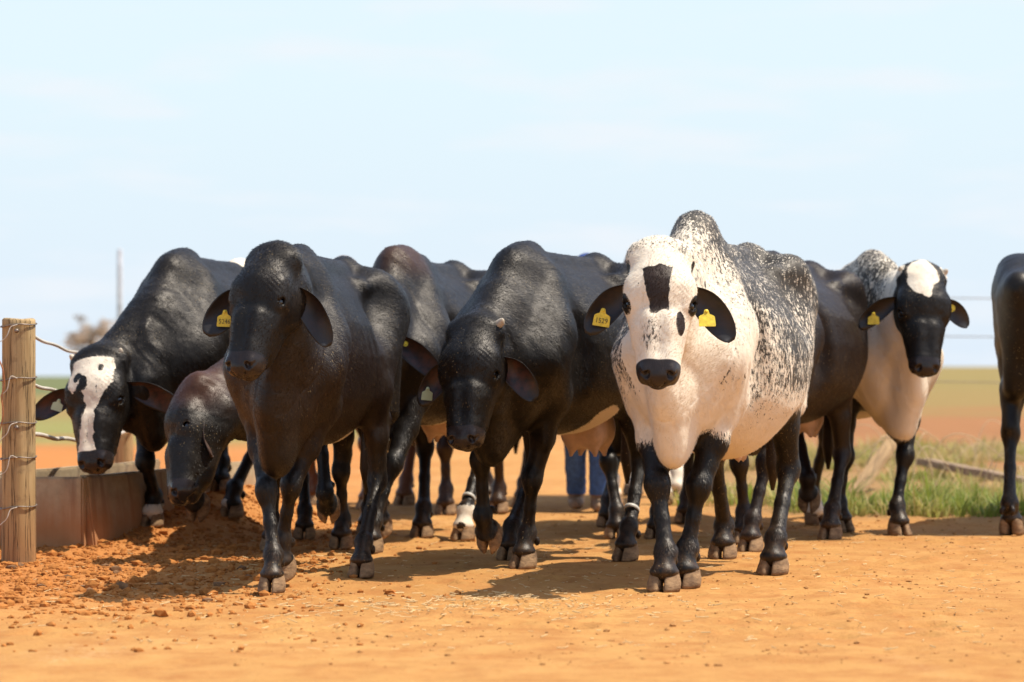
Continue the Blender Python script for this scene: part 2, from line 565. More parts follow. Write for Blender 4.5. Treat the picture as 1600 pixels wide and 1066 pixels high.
def text_mesh(txt, size):
    cu = bpy.data.curves.new('tmp_text', 'FONT'); cu.body = txt; cu.size = size
    cu.align_x = 'CENTER'; cu.align_y = 'CENTER'; cu.extrude = 0.0004; cu.resolution_u = 2
    o = bpy.data.objects.new('tmp_text', cu); COL.objects.link(o)
    dg = bpy.context.evaluated_depsgraph_get()
    me = bpy.data.meshes.new_from_object(o.evaluated_get(dg))
    V = [tuple(v.co) for v in me.vertices]; F = [tuple(p.vertices) for p in me.polygons]
    bpy.data.objects.remove(o); bpy.data.curves.remove(cu); bpy.data.meshes.remove(me)
    return V, F

def ear_tag(parent, pos, xdir, ydir, size, txt, mat, kind='flag'):
    """flag tag hanging on an ear: xdir across, ydir up, facing xdir x ydir"""
    xd = np.array(xdir, float); xd /= np.linalg.norm(xd)
    yd = np.array(ydir, float); yd -= xd * np.dot(xd, yd); yd /= np.linalg.norm(yd)
    nd = np.cross(xd, yd)
    if kind == 'flag':
        out = [(-.5, -1.0), (.5, -1.0), (.53, -.93), (.50, -.36), (.42, -.28), (.20, -.18), (.15, .0), (.13, .08), (.07, .14), (-.07, .14), (-.13, .08), (-.15, .0), (-.20, -.18), (-.42, -.28), (-.50, -.36), (-.53, -.93)]
    else:
        out = [(.42 * math.cos(a), .42 * math.sin(a)) for a in np.linspace(0, 2 * math.pi, 20)[:-1]]
    n = len(out); V = []; F = []; mi = []
    for z in (0.0, 0.05):
        for x, y in out: V.append((x, y, z))
    F.append(tuple(range(n))[::-1]); F.append(tuple(range(n, 2 * n)))
    for j in range(n): F.append((j, (j + 1) % n, n + (j + 1) % n, n + j))
    mi = [0] * len(F)
    # button
    k0 = len(V)
    for z, r in ((0.05, .10), (.13, .09), (.15, .05)):
        for j in range(10): V.append((r * math.cos(j * .6283), r * math.sin(j * .6283) + .0, z))
    for q in range(2):
        for j in range(10):
            F.append((k0 + q * 10 + j, k0 + q * 10 + (j + 1) % 10, k0 + (q + 1) * 10 + (j + 1) % 10, k0 + (q + 1) * 10 + j)); mi.append(0)
    F.append(tuple(k0 + 20 + j for j in range(10))); mi.append(1 if kind != 'flag' else 0)
    if txt:
        tv, tf = text_mesh(txt, 0.42)
        k0 = len(V)
        V += [(x * 0.95, y * 1.05 - .66, z * 25 + .058) for x, y, z in tv]
        for f in tf: F.append(tuple(k0 + i for i in f)); mi.append(1)
    W = [np.array(pos) + size * (x * xd + y * yd + z * nd) for x, y, z in V]
    return mesh_obj('ear_tag', W, F, [mat, M['ink']], parent, smooth=False, midx=mi)

def cow(name, label, root, theta, S=1.0, h=0.011, head=None, legs=None, coat=None, thick=1.0, hump=0.0, width=1.0,
        ears=None, horns=(), udder=None, dewlap=1.0, group='cattle walking down the dirt lane', earmat='ear', hoofmat=None, depth=1.0, belly=0.0, rumpbone=1.0, brow=1.0, hair=0):
    legs = legs or dict(RF=dict(y=-.15), LF=dict(y=.12), RH=dict(y=.2), LH=dict(y=-.15))
    root = np.array([root[0], root[1], 0.0]); th = math.radians(theta)
    Rw = rotz(-th)
    def loc(p): return Rw.T @ (np.array(p, float) - root) / S
    e = empty(name, root, -th)
    tag(e, label, 'cow', group)
    # ---- head frame
    hp = loc(head['poll']); mz = loc(head['muz'])
    nose = mz - hp; HL = np.linalg.norm(nose); hs = HL / 0.515; nose /= HL
    face = Rw.T @ np.array(head.get('face', (0, -1, 0.0)), float)
    up = face - nose * np.dot(face, nose); up /= np.linalg.norm(up)
    lat = np.cross(-nose, up) * -1.0
    # columns: x lateral, y = -nose, z = dorsal (right-handed)
    HR = np.stack([np.cross(-nose, up), -nose, up], 1)
    # poll point lies on the crown: shift the frame so that crown top = hp
    Ho = hp - HR @ np.array([0, 0.035, 0.02]) * hs
    hw = lambda p: Ho + HR @ (np.array(p, float) * hs)
    # ---- legs
    LG = []
    hipy = 1.08
    for key, sx, front in (('RF', -1, 1), ('LF', 1, 1), ('RH', -1, 0), ('LH', 1, 0)):
        s = legs.get(key, {})
        base = np.array([sx * (0.135 if front else 0.15), 0.0 if front else hipy, 0.0])
        if 'px' in s:
            T = loc(at(*s['px'])) ; T[2] = 0
            mx = s.get('max', 0.42)
            dy = T[1] - base[1]
            T[1] = base[1] + np.clip(dy, -mx - .05, mx)
            T[0] = np.clip(T[0], base[0] - .30, base[0] + .30)
        else:
            T = base + np.array([s.get('x', 0), s.get('y', 0), s.get('z', 0)])
        wx = Rw @ (T * S) + root
        T[2] = s.get('z', 0) + ground_lift(wx[0], wx[1]) / S
        pit = math.radians(s.get('pitch', 0)); yaw = math.radians(s.get('yaw', sx * -4))
        HRt = rotz(yaw) @ rotx(pit)
        T0 = T.copy()
        cor = T0 + HRt @ np.array([0, .012, .075])
        fet = T0 + HRt @ np.array([0, .055, .150])
        if front:
            off = T0[1] - base[1]; ox = T0[0] - base[0]
            wl_ = .5 + .5 * width
            sh = np.array([sx * 0.160 * wl_, -0.13 + off * 0.10, 0.92])
            el = np.array([sx * 0.170 * wl_ + ox * 0.15, 0.04 + off * 0.32, 0.755])
            kn = two_link(el, fet, 0.36, 0.245, (s.get('kx', -sx * .15), -1, 0.15))
            LG.append(dict(front=1, sx=sx, sh=sh, A=el, K=kn, F=fet, Cn=cor, T=T0, R=HRt))
        else:
            off = T0[1] - base[1]; ox = T0[0] - base[0]
            hip = np.array([sx * 0.16, hipy + 0.03, 1.12])
            st = np.array([sx * 0.205 + ox * .15, hipy - 0.20 + off * 0.30, 0.80])
            hk = two_link(st, fet, 0.40, 0.37, (s.get('kx', 0), 1, 0.0))
            LG.append(dict(front=0, sx=sx, sh=hip, A=st, K=hk, F=fet, Cn=cor, T=T0, R=HRt))
    pts = [hp, mz] + [g['T'] for g in LG] + [g['K'] for g in LG]
    lo = np.minimum(np.min(pts, 0) - .16, [-.42, -.45, 0]); hi = np.maximum(np.max(pts, 0) + .16, [.42, 1.50, 1.55 + hump])
    lo[2] = 0.0
    Fd = Field(lo, hi, h)
    # ---- trunk
    ys, tt = crom(TR_Y, TR_T); _, bb = crom(TR_Y, TR_B); _, ww = crom(TR_Y, TR_W)
    bb = bb - belly * np.exp(-((ys - .55) / .35) ** 2) - (depth - 1) * .3 * sstep(ys, -.36, 0)
    ww = ww * width
    def trunk(x, y, z):
        zt = np.interp(y, ys, tt); zb = np.interp(y, ys, bb); W = np.maximum(np.interp(y, ys, ww), .01)
        H = np.maximum((zt - zb) / 2, .02); v = (z - (zt + zb) / 2) / H
        g = np.interp(v, [-1.3, -1, -.5, 0, .35, .7, 1, 1.3], [.78, .85, 1.0, 1.0, .93, .74, .44, .34])
        p = 2.25
        rho = (np.abs(x / (W * g)) ** p + np.abs(v) ** p) ** (1 / p)
        d = (rho - 1) * np.minimum(W, H)
        return np.maximum(d, np.maximum(-.36 - y, y - 1.41))
    Fd.put(trunk, (-.42, -.38, .45), (.42, 1.42, 1.45), 0.02)
    # spine, hooks, pins, rump
    Fd.rc((0, .1, 1.36), (0, .95, 1.35), .035, .04, .07)
    for sx in (-1, 1):
        Fd.rc((sx * .175 * width, .84, 1.275), (sx * .215 * width, .99, 1.285), .038, .042, .08 * rumpbone)
        Fd.rc((sx * .20 * width, 1.0, 1.28), (0, 1.03, 1.345), .045, .035, .10)
        Fd.rc((sx * .195 * width, 1.0, 1.27), (sx * .11, 1.34, 1.20), .05, .04, .10)
        Fd.ell((sx * .11, 1.36, 1.20), (.045, .05, .05), None, .08)
        Fd.rc((sx * .12, 1.27, 1.12), (sx * .150, 1.22, .72), .12, .075, .10, ((1, 0, 0), 1.15))
        # shoulder blade and point of shoulder
        wq = .4 + .6 * width
        Fd.rc((sx * .11 * wq, .10, 1.27), (sx * .165 * wq, -.01, 1.02), .07, .11, .12, ((1, 0, 0), 1.25))
        Fd.rc((sx * .160 * wq, -.01, 1.02), (sx * .150 * wq, -.15, .89), .10, .09, .13)
    for sx in (-1, 1):
        Fd.ell((sx * .40 * width, .80, 1.15), (.10, .12, .12), None, .12, True)          # hollow flank
        Fd.rc((sx * .155 * wq, .06, 1.24), (sx * .215 * wq, -.04, .98), .022, .028, .05)             # spine of the shoulder blade
        Fd.ell((sx * .25, .17, .93), (.05, .07, .22), None, .07, True)                     # behind the shoulder
    if hump > 0:
        Fd.rc((0, .0, 1.33), (0, .10, 1.34 + hump), .12, .055, .12, ((1, 0, 0), 1.35))
        Fd.rc((0, .10, 1.34 + hump), (0, .34, 1.335), .055, .05, .14)
    else:
        Fd.rc((0, .0, 1.29), (0, .16, 1.355), .10, .045, .12, ((1, 0, 0), 1.2))
    # ---- neck
    nape = hw((0, .00, -.055)); thr = hw((0, -.10, -.15))
    w1 = np.array([0, .02, 1.25]); w2 = np.array([0, -.14, 1.04]); w3 = np.array([0, -.22, .86])
    mid = lambda a, b_, t, lift=0: a + (b_ - a) * t + np.array([0, 0, lift])
    FL = ((1, 0, 0), 1.25)
    n1 = mid(w1, nape, .5, -.02); n3 = mid(w3, thr, .55, -.02); n2 = mid(w2, mid(nape, thr, .5), .5)
    Fd.rc(w1, n1, .115, .085, .09, FL); Fd.rc(n1, nape, .085, .085 * hs, .09, FL)
    Fd.rc(w2, n2, .195 * (.3 + .7 * width), .128, .12, FL); Fd.rc(n2, mid(nape, thr, .5), .122, .098 * hs, .09, FL)
    Fd.rc(w3, n3, .170, .125, .11, FL); Fd.rc(n3, thr, .110, .070 * hs, .08, FL)
    # brisket and dewlap: hanging folds of skin
    Fd.ell((0, -.15, .75), (.15 * (.4 + .6 * width), .16, .15), None, .11)
    if dewlap > 0:
        dz = .13 * dewlap
        a0 = mid(thr, n3, .4, -.06); a1 = n3 + np.array([0, -.03, -.06 - .5 * dz]); a2 = np.array([0.01, -.34, .80 - .4 * dz]); a3 = np.array([0, -.26, .635 - .5 * dz]); a4 = np.array([0, -.05, .62])
        for p0, p1, r0, r1 in ((a0, a1, .045, .075), (a1, a2, .075, .115), (a2, a3, .115, .105), (a3, a4, .105, .06)):
            Fd.rc(p0, p1, r0, r1, .09, ((1, 0, 0), 1.75))
    # ---- legs
    tk = thick
    for g in LG:
        A, K, Fe, Cn, T, R = g['A'], g['K'], g['F'], g['Cn'], g['T'], g['R']; sx = g['sx']
        if g['front']:
            Fd.rc(g['sh'], A, .10, .090 * tk, .10)
            Fd.ell(A + np.array([sx * -.01, .055, .03]), (.045, .05, .06), None, .06)
            m = mid(A, K, .50) + np.array([sx * .004, .010, 0])
            Fd.rc(A, m, .084 * tk, .058 * tk, .05); Fd.rc(m, K, .058 * tk, .044 * tk, .03)
            Fd.ell(mid(A, K, .35) + np.array([sx * .022, -.022, 0]), (.034 * tk, .038 * tk, .10), None, .03)
            Fd.ell(K + np.array([0, -.010, .005]), (.053 * tk, .052 * tk, .058), None, .022)
            Fd.ell(K + np.array([0, .042, .02]), (.022, .022, .03), None, .025)
            Fd.rc(mid(K, Fe, .18), mid(K, Fe, .5), .035 * tk, .026 * tk, .03)
            Fd.rc(mid(K, Fe, .25) + np.array([0, .022, 0]), mid(K, Fe, .9) + np.array([0, .022, 0]), .015, .017, .018)
            Fd.rc(mid(K, Fe, .5), Fe, .026 * tk, .036 * tk, .025)
        else:
            Fd.rc(g['sh'] + np.array([0, -.02, .04]), A + np.array([-sx * .03, .06, .03]), .165, .115 * tk, .10, ((1, 0, 0), 1.25))
            m = mid(A, K, .5)
            Fd.rc(A + np.array([-sx * .02, .05, .0]), m + np.array([0, .015, 0]), .105 * tk, .058 * tk, .07, ((1, 0, 0), 1.15))
            Fd.rc(m + np.array([0, .01, 0]), K, .058 * tk, .043 * tk, .04)
            Fd.ell(K, (.046 * tk, .054 * tk, .066), None, .022)
            u = (A - K) / np.linalg.norm(A - K)
            Fd.rc(K + np.array([0, .040, .03]), mid(K, A, .7) + np.array([0, .11, 0]), .026 * tk, .05, .045)
            Fd.rc(K, mid(K, Fe, .5), .040 * tk, .028 * tk, .03)
            Fd.rc(mid(K, Fe, .3) + np.array([0, .02, 0]), mid(K, Fe, .92) + np.array([0, .022, 0]), .018, .020, .02)
            Fd.rc(mid(K, Fe, .5), Fe, .028 * tk, .037 * tk, .025)
        Fd.ell(Fe, (.046 * tk, .043, .043), R, .02)
        Fd.rc(Fe, Cn, .040 * tk, .044 * tk, .02, (R @ np.array([0, 1, 0]), 0.95))
        Fd.ell(Cn + R @ np.array([0, .012, .0]), (.058 * tk, .056, .020), R, .025)
        for q in (-1, 1):
            Fd.ell(Fe + R @ np.array([q * .026, .047, -.035]), (.015, .014, .022), R, .012)
    # ---- head
    def H_rc(a, b_, ra, rb, k, fl=None, sub=False):
        Fd.rc(hw(a), hw(b_), ra * hs, rb * hs, k * hs, (HR @ np.array(fl[0], float), fl[1]) if fl else None, sub)
    def H_el(c, r, k, rot=None, sub=False):
        Fd.ell(hw(c), np.array(r) * hs, HR if rot is None else HR @ rot, k * hs, sub)
    bw = brow
    H_el((0, -.095, -.030), (.108 * bw, .145, .102), .03)
    H_rc((0, .0, -.005), (0, -.16, .016), .060, .072, .05, ((1, 0, 0), .72 / bw))
    H_rc((0, -.15, .008), (0, -.30, -.002), .068, .052, .05, ((1, 0, 0), .72))
    H_rc((0, -.28, -.006), (0, -.44, -.020), .050, .040, .04, ((1, 0, 0), .78))
    H_rc((0, -.22, -.07), (0, -.42, -.062), .074, .044, .05)
    for q in (-1, 1):
        H_rc((q * .050, -.08, -.11), (q * .020, -.38, -.090), .055, .036, .05)          # jaw
        H_el((q * .070, -.14, -.105), (.034, .090, .070), .05)                          # cheek muscle
        H_rc((q * .052, -.20, -.030), (q * .030, -.42, -.030), .050, .034, .05)
        H_rc((q * .086, -.225, -.020), (q * .050, -.345, -.030), .020, .012, .03)        # facial crest
        H_el((q * .088 * bw, -.165, .022), (.032, .050, .030), .035)                    # brow
        H_el((q * .070 * bw, -.01, .00), (.045, .04, .035), .05)
        H_rc((q * .032, -.29, .044), (q * .032, -.42, .010), .012, .009, .04)           # edge of the nasal bone
        H_el((q * .080 * bw, -.115, -.035), (.02, .035, .03), .03, None, True)          # temple hollow
    # muzzle
    H_el((0, -.455, -.032), (.060, .050, .050), .030)
    H_el((0, -.482, -.022), (.046, .030, .036), .018)
    H_el((0, -.445, -.078), (.042, .050, .028), .018)
    for q in (-1, 1):
        H_el((q * .042, -.468, -.006), (.022, .032, .026), .014)
        H_el((q * .050, -.452, -.045), (.018, .038, .028), .022)                        # upper lip
        H_el((q * .043, -.492, .006), (.0110, .024, .015), .005, rotz(q * .45), True)
        H_rc((q * .046, -.497, .004), (q * .066, -.468, .000), .0065, .004, .006, None, True)
        H_rc((q * .068, -.405, -.068), (q * .036, -.492, -.062), .0050, .0050, .010, None, True)
        H_rc((q * .024, -.500, -.012), (q * .010, -.510, -.038), .004, .003, .008, None, True)
        # eye: socket, ring of lids
        ec = np.array([q * EX * bw, EY, EZ])
        ax_ = np.array([q * .82, -.10, .56]); ax_ /= np.linalg.norm(ax_)
        t1 = np.array([-q * .18, -1, -.05]); t1 -= ax_ * np.dot(t1, ax_); t1 /= np.linalg.norm(t1)
        t2 = np.array([-q * .5, .35, .8]); t2 -= ax_ * np.dot(t2, ax_) + t1 * np.dot(t2, t1); t2 /= np.linalg.norm(t2)
        H_el(ec, (.030, .034, .030), .03)
        H_el(ec + ax_ * .014, (.0225, .0235, .0225), .004, None, True)
        prev = None
        for k in range(13):
            f_ = 2 * math.pi * k / 12
            p_ = ec + ax_ * (.0185 - .004 * abs(math.cos(f_))) + t1 * .0290 * math.cos(f_) + t2 * (.0185 if math.sin(f_) > 0 else .0170) * math.sin(f_)
            if prev is not None: H_rc(prev, p_, .0072, .0072, .005)
            prev = p_
        # heavy fold above the upper lid
        H_rc(ec + ax_ * .010 + t2 * .030 + t1 * .022, ec + ax_ * .012 + t2 * .034 - t1 * .02, .010, .010, .010)
    H_rc((-.036, -.497, -.062), (.036, -.497, -.062), .0055, .0055, .008, None, True)
    V, Q = Fd.mesh(1)
    Nn = vnormals(V, Q)
    # ---- soft tissue detail: muscle, ribs, neck folds
    Hc = (V - Ho) @ HR / hs
    inhead = sstep(-Hc[:, 1], -.02, .08) * (np.linalg.norm(Hc - np.array([0, -.22, -.03]), axis=1) < .42)
    seed = (abs(hash(name + str(round(root[0], 2)))) % 7) * 3.1 if False else (root[0] * 7.1 + root[1] * 3.3)
    d = .0045 * fbm(V * 6 + seed, 3) + .0022 * fbm(V * 24 + seed, 2)
    d *= (1 - .75 * inhead) * (.35 + .65 * sstep(V[:, 2], .3, .7))
    rib = np.sin((V[:, 1] + .18 * (V[:, 2] - 1)) * 2 * math.pi / .085) * sstep(V[:, 1], .28, .42) * (1 - sstep(V[:, 1], .75, .92)) * np.exp(-((V[:, 2] - 1.05) / .16) ** 2)
    d += .0013 * rib * (.6 + .8 * fbm(V * 4 + seed + 5, 2))
    neckm = sstep(-V[:, 1], -.02, .12) * (1 - inhead) * sstep(V[:, 2], .55, .75)
    fold = np.sin(V[:, 1] * 70 + V[:, 2] * 14 + 7 * fbm(V * 4 + seed, 3))
    d += neckm * (.0045 * np.minimum(fold, .4) * (.3 + .7 * np.abs(Nn[:, 0])) * (.35 + .9 * np.clip(fbm(V * 3.3 + seed + 2, 2) + .4, 0, 1)))
    d += inhead * (.0016 * fbm(V * 45 + seed, 2) + .003 * fbm(V * 16 + seed, 2)) * (1 - sstep(-Hc[:, 1], .40, .44))
    # forehead wrinkles over the eyes
    wr = np.exp(-((np.abs(Hc[:, 0]) - .085) / .03) ** 2) * np.exp(-((Hc[:, 1] + .165) / .05) ** 2) * sstep(Hc[:, 2], -.01, .03)
    d += -.0010 * hs * wr * np.sin((Hc[:, 1] + np.abs(Hc[:, 0]) * .8) * 2 * math.pi / .020)
    V = V + Nn * d[:, None]
    # ---- coat masks
    n = len(V); R_ = np.zeros(n); G_ = np.zeros(n); A_ = np.zeros(n)
    legd = np.full(n, 9.0); 
    for g in LG:
        for a, b_ in ((g['A'], g['K']), (g['K'], g['F']), (g['F'], g['T'])):
            ba = b_ - a; t = np.clip(((V - a) @ ba) / np.dot(ba, ba), 0, 1)
            legd = np.minimum(legd, np.linalg.norm(V - a - t[:, None] * ba, axis=1))
    B_ = sstep(-Hc[:, 1] + .10 * np.abs(Hc[:, 0]), .432, .448) * (np.abs(Hc[:, 0]) < .15) * (np.abs(Hc[:, 2]) < .12)
    B_ = B_ * (Hc[:, 2] > -.085)
    ctx = dict(V=V, H=Hc, N=Nn, inhead=inhead, legd=legd, LG=LG, nz=lambda s, o=0: fbm(V * s + seed + o, 3))
    if coat:
        r = coat(ctx)
        R_, G_, A_ = r
        R_ = np.broadcast_to(R_, (n,)); G_ = np.broadcast_to(G_, (n,)); A_ = np.broadcast_to(A_, (n,))
    R_ = R_ * 1.5 - .25
    body = mesh_obj('body', V * S, Q, M['coat'], e)
    vcol(body, 'coat', np.stack([R_, G_, B_, A_], 1))
    # ---- short lying hair
    if hair:
        nq = len(Q); k = np.random.randint(0, nq, int(hair * 1.25))
        a_, b_ = np.random.rand(len(k), 1), np.random.rand(len(k), 1)
        bil = lambda Z: (Z[Q[k, 0]] * (1 - a_) + Z[Q[k, 1]] * a_) * (1 - b_) + (Z[Q[k, 3]] * (1 - a_) + Z[Q[k, 2]] * a_) * b_
        P = bil(V); Nh = bil(Nn); Nh /= np.linalg.norm(Nh, axis=1)[:, None] + 1e-9
        At = bil(np.stack([R_, G_, B_, A_, inhead, legd], 1))
        flow = np.tile(np.array([0, .75, -.65]), (len(P), 1))
        hm = At[:, 4:5]; lm = (1 - sstep(At[:, 5:6], .07, .13)) * (1 - hm)
        flow = flow * (1 - lm) + np.array([0, .1, -1.0]) * lm
        flow = flow * (1 - hm) + (HR @ np.array([0, .5, .1]) * 1.0 + np.sign(P[:, :1]) * (HR @ np.array([.7, .2, 0]))) * hm
        flow += .35 * np.stack([fbm(P * 6 + seed + i * 9, 2) for i in range(3)], 1) + .16 * np.random.normal(0, 1, P.shape)
        flow -= Nh * (flow * Nh).sum(1)[:, None]; flow /= np.linalg.norm(flow, axis=1)[:, None] + 1e-9
        sd = np.cross(Nh, flow)
        keep = (At[:, 2] < .3) & (P[:, 2] > .14)
        P, Nh, flow, sd, At = P[keep], Nh[keep], flow[keep], sd[keep], At[keep]
        L_ = (.0130 + .010 * np.random.rand(len(P), 1)) * (1 - .45 * At[:, 4:5]); W_ = .00075 + .0006 * np.random.rand(len(P), 1)
        tip = P + flow * L_ + Nh * (.0012 + .0050 * np.random.rand(len(P), 1) ** 2)
        HV = np.stack([P - sd * W_ - Nh * .0012, P + sd * W_ - Nh * .0012, tip], 1).reshape(-1, 3)
        ho = mesh_obj('hair', HV * S, np.arange(len(HV)).reshape(-1, 3), M['coat'], body, smooth=False)
        vcol(ho, 'coat', np.repeat(At[:, :4], 3, axis=0))
    # ---- hooves
    for g in LG:
        cv, cf = merge([claw(-1), claw(1)])
        cv = np.array(cv) * np.array([1.06 * tk, 1.05, 1.0])
        cv = cv * 1.04 @ g['R'].T + g['T']
        mesh_obj('hoof', cv * S, cf, hoofmat or M['hoof'], e)
    # ---- eyes
    for q in (-1, 1):
        ax_ = np.array([q * .82, -.10, .56]); ax_ /= np.linalg.norm(ax_)
        c = hw(np.array([q * EX * bw, EY, EZ]) + ax_ * .0045); r = .0245 * hs
        V2 = []; F2 = []
        for i in range(9):
            for j in range(16):
                a, b_ = math.pi * i / 8, 2 * math.pi * j / 16
                V2.append(c + r * np.array([math.sin(a) * math.cos(b_), math.sin(a) * math.sin(b_), math.cos(a)]))
        for i in range(8):
            for j in range(16):
                F2.append((i * 16 + j, (i + 1) * 16 + j, (i + 1) * 16 + (j + 1) % 16, i * 16 + (j + 1) % 16))
        mesh_obj('eye', np.array(V2) * S, F2, M['eye'], e)
    # ---- horns
    for (q, L_, r) in horns:
        p0 = hw((q * .085 * bw, -.005, .01)); p1 = hw((q * (.10 + .6 * L_), .01, .02 + .5 * L_)); p2 = hw((q * (.10 + L_), .015, .03 + L_ * .9))
        tv, tf = tube([p0, p0 * .5 + p1 * .5, p1, p1 * .4 + p2 * .6, p2], [r * 1.15, r, r * .85, r * .55, r * .12], 10)
        mesh_obj('horn', np.array(tv) * S, tf, M['horn'], e)
    # ---- ears
    for q in (-1, 1):
        es = (ears or {}).get('L' if q > 0 else 'R', {})
        base = hw((q * .100 * bw, -.115, -.055))
        dr = Rw.T @ np.array(es.get('dir', (q * .75, -.1, -.65)), float); dr /= np.linalg.norm(dr)
        nf = Rw.T @ np.array(es.get('open', (q * -.1, -1, -.1)), float)
        nf -= dr * np.dot(nf, dr); nf /= np.linalg.norm(nf)
        wd = np.cross(nf, dr)               # across the ear
        L_ = es.get('L', .19) * .87 * hs; Wm = es.get('W', .055) * .94 * hs; droop = es.get('droop', .25); curl = es.get('curl', .85)
        nu, nv = 26, 13
        lay = []
        for layer in (0, 1):
            for i in range(nu):
                u = i / (nu - 1)
                wu = Wm * (.40 + .60 * math.sin(math.pi / 2 * min(1, u / .52)) ** 1.3) if u < .52 else Wm * max(.04, 1 - ((u - .52) / .49) ** 2.4) ** .5
                cc = base + dr * L_ * u + np.array([0, 0, -1.0]) * droop * L_ * u ** 1.7
                tg_ = dr + np.array([0, 0, -1.0]) * droop * 1.7 * max(u, .001) ** .7; tg_ /= np.linalg.norm(tg_)
                nu_ = nf - tg_ * np.dot(nf, tg_); nu_ /= np.linalg.norm(nu_)
                wd = np.cross(nu_, tg_)
                cu = curl * (1.35 - .75 * u)
                for j in range(nv):
                    v = -1 + 2 * j / (nv - 1)
                    ang = v * cu * 1.35
                    px_ = wu * math.sin(ang) / max(math.sin(cu * 1.35), .3) if cu > .05 else wu * v
                    pn = wu * (math.cos(cu * 1.35) - math.cos(ang)) * .9
                    rip = .006 * math.sin(u * 9 + v * 2 + q) * u
                    th_ = .0055 * (1 - .75 * abs(v) ** 3)
                    lay.append(cc + wd * px_ + nu_ * (pn + rip + (th_ if layer == 0 else -th_)))
        F2 = []
        m0 = nu * nv
        for i in range(nu - 1):
            for j in range(nv - 1):
                a = i * nv + j
                F2.append((a, a + 1, a + nv + 1, a + nv)); F2.append((m0 + a, m0 + a + nv, m0 + a + nv + 1, m0 + a + 1))
        for i in range(nu - 1):
            for j in (0, nv - 1):
                a = i * nv + j; f = (a, a + nv, m0 + a + nv, m0 + a)
                F2.append(f if j == 0 else f[::-1])
        for j in range(nv - 1):
            for i in (0, nu - 1):
                a = i * nv + j; f = (a, a + 1, m0 + a + 1, m0 + a)
                F2.append(f[::-1] if i == 0 else f)
        eo = mesh_obj('ear', np.array(lay) * S, F2, M[es.get('mat', earmat)], e)
        ec = np.zeros((2 * m0, 4)); ec[:, 3] = 1
        for i in range(nu):
            for j in range(nv):
                v = abs(-1 + 2 * j / (nv - 1)); u = i / (nu - 1)
                ec[i * nv + j, 0] = (1 - sstep(v, .55, .95)) * (1 - sstep(u, .7, .98))
        vcol(eo, 'ear', ec)
        tg = es.get('tag')
        if tg:
            u = tg.get('u', .5)
            p = base + dr * L_ * u + np.array([0, 0, -1.0]) * droop * L_ * u ** 1.7 + nf * tg.get('lift', .016) + wd * tg.get('v', 0) * Wm
            tn = Rw.T @ np.array(tg.get('face', (0, -1, -.05)), float)
            ud = Rw.T @ np.array(tg.get('up', (0, 0, 1)), float)
            xd = np.cross(ud, tn)
            ear_tag(eo, p * S, xd, ud, tg.get('size', .058) * S, tg.get('txt'), M[tg.get('mat', 'tag')], tg.get('kind', 'flag'))
    # ---- udder
    if udder:
        uc = np.array(udder.get('c', (0, .86, .60))); us = udder.get('s', 1.0) * .82; uc[2] += .05
        fu = Field(uc - np.array([.2, .28, .3]) * us, uc + np.array([.2, .28, .22]) * us, .012)
        fu.ell(uc + np.array([0, 0, .02]), np.array([.13, .19, .13]) * us, None, .03)
        for sx in (-1, 1):
            for fy in (-1, 1):
                fu.ell(uc + np.array([sx * .06, fy * .07, -.05]) * us, np.array([.07, .09, .09]) * us, None, .05)
                tp = uc + np.array([sx * .065, fy * .075, -.12]) * us
                fu.rc(tp, tp + np.array([sx * .008, 0, -.055]) * us, .019, .013, .03)
        uv, uq = fu.mesh(1)
        mesh_obj('udder', uv * S, uq, M[udder.get('mat', 'udder')], e)
    # ---- tail
    tp = [(0, 1.36, 1.27), (0, 1.415, 1.23), (0.01, 1.430, 1.12), (0.02, 1.42, .92), (0.03, 1.39, .72), (0.03, 1.38, .58), (.03, 1.38, .44), (.03, 1.38, .32)]
    tv, tf = tube(tp, [.045, .040, .032, .025, .020, .028, .034, .008], 10)
    to = mesh_obj('tail', np.array(tv) * S, tf, M['coat'], e)
    vcol(to, 'coat', np.zeros((len(tv), 4)) + np.array([0, 0, 0, 0.05]))
    return e, LG, body, S
# ------------------------------------------------------------------ ground
def graded(a, b, step, far, growth):
    v = list(np.arange(a, b + 1e-6, step)); s = step
    while v[-1] < far:
        s *= growth; v.append(v[-1] + s)
    return v
gx = graded(0, 4.6, .03, 900, 1.12); gx = np.array([-x for x in gx[:0:-1]] + gx)
gy = np.array(sorted(set([-30, -10, 0, 3, 5, 6, 6.6, 7.2, 7.8, 8.4] + graded(8.8, 20.0, .03, 3500, 1.05))))
GX, GY = np.meshgrid(gx, gy, indexing='ij')
P3 = np.stack([GX.ravel(), GY.ravel(), np.zeros(GX.size)], 1)
GZ = ground_lift(GX, GY)
near = (1 - sstep(GY, 24, 34)) * (1 - sstep(np.abs(GX), 5, 9))
loose = .25 + .75 * np.maximum(sstep(-GX, .7, 1.7) * sstep(GY, 10.6, 12.2), .55 * sstep(fbm(P3 * .55 + 3, 3).reshape(GX.shape), .0, .35))
nz_ = .018 * fbm(P3 * .9, 3).reshape(GX.shape) + .016 * loose * fbm(P3 * 4.5 + 9, 3).reshape(GX.shape) + .012 * loose * fbm(P3 * 13 + 5, 3).reshape(GX.shape)
GZ = GZ + near * (nz_ - .006)
# small heaps of trodden soil
for k in range(60):
    cx = random.uniform(-3.2, 3.5); cy = random.uniform(11.0, 19.5); r = random.uniform(.06, .20)
    if cx > -1.1 and random.random() < .6: continue
    GZ += random.uniform(.006, .022) * np.exp(-(((GX - cx) / r) ** 2 + ((GY - cy) / r) ** 2))
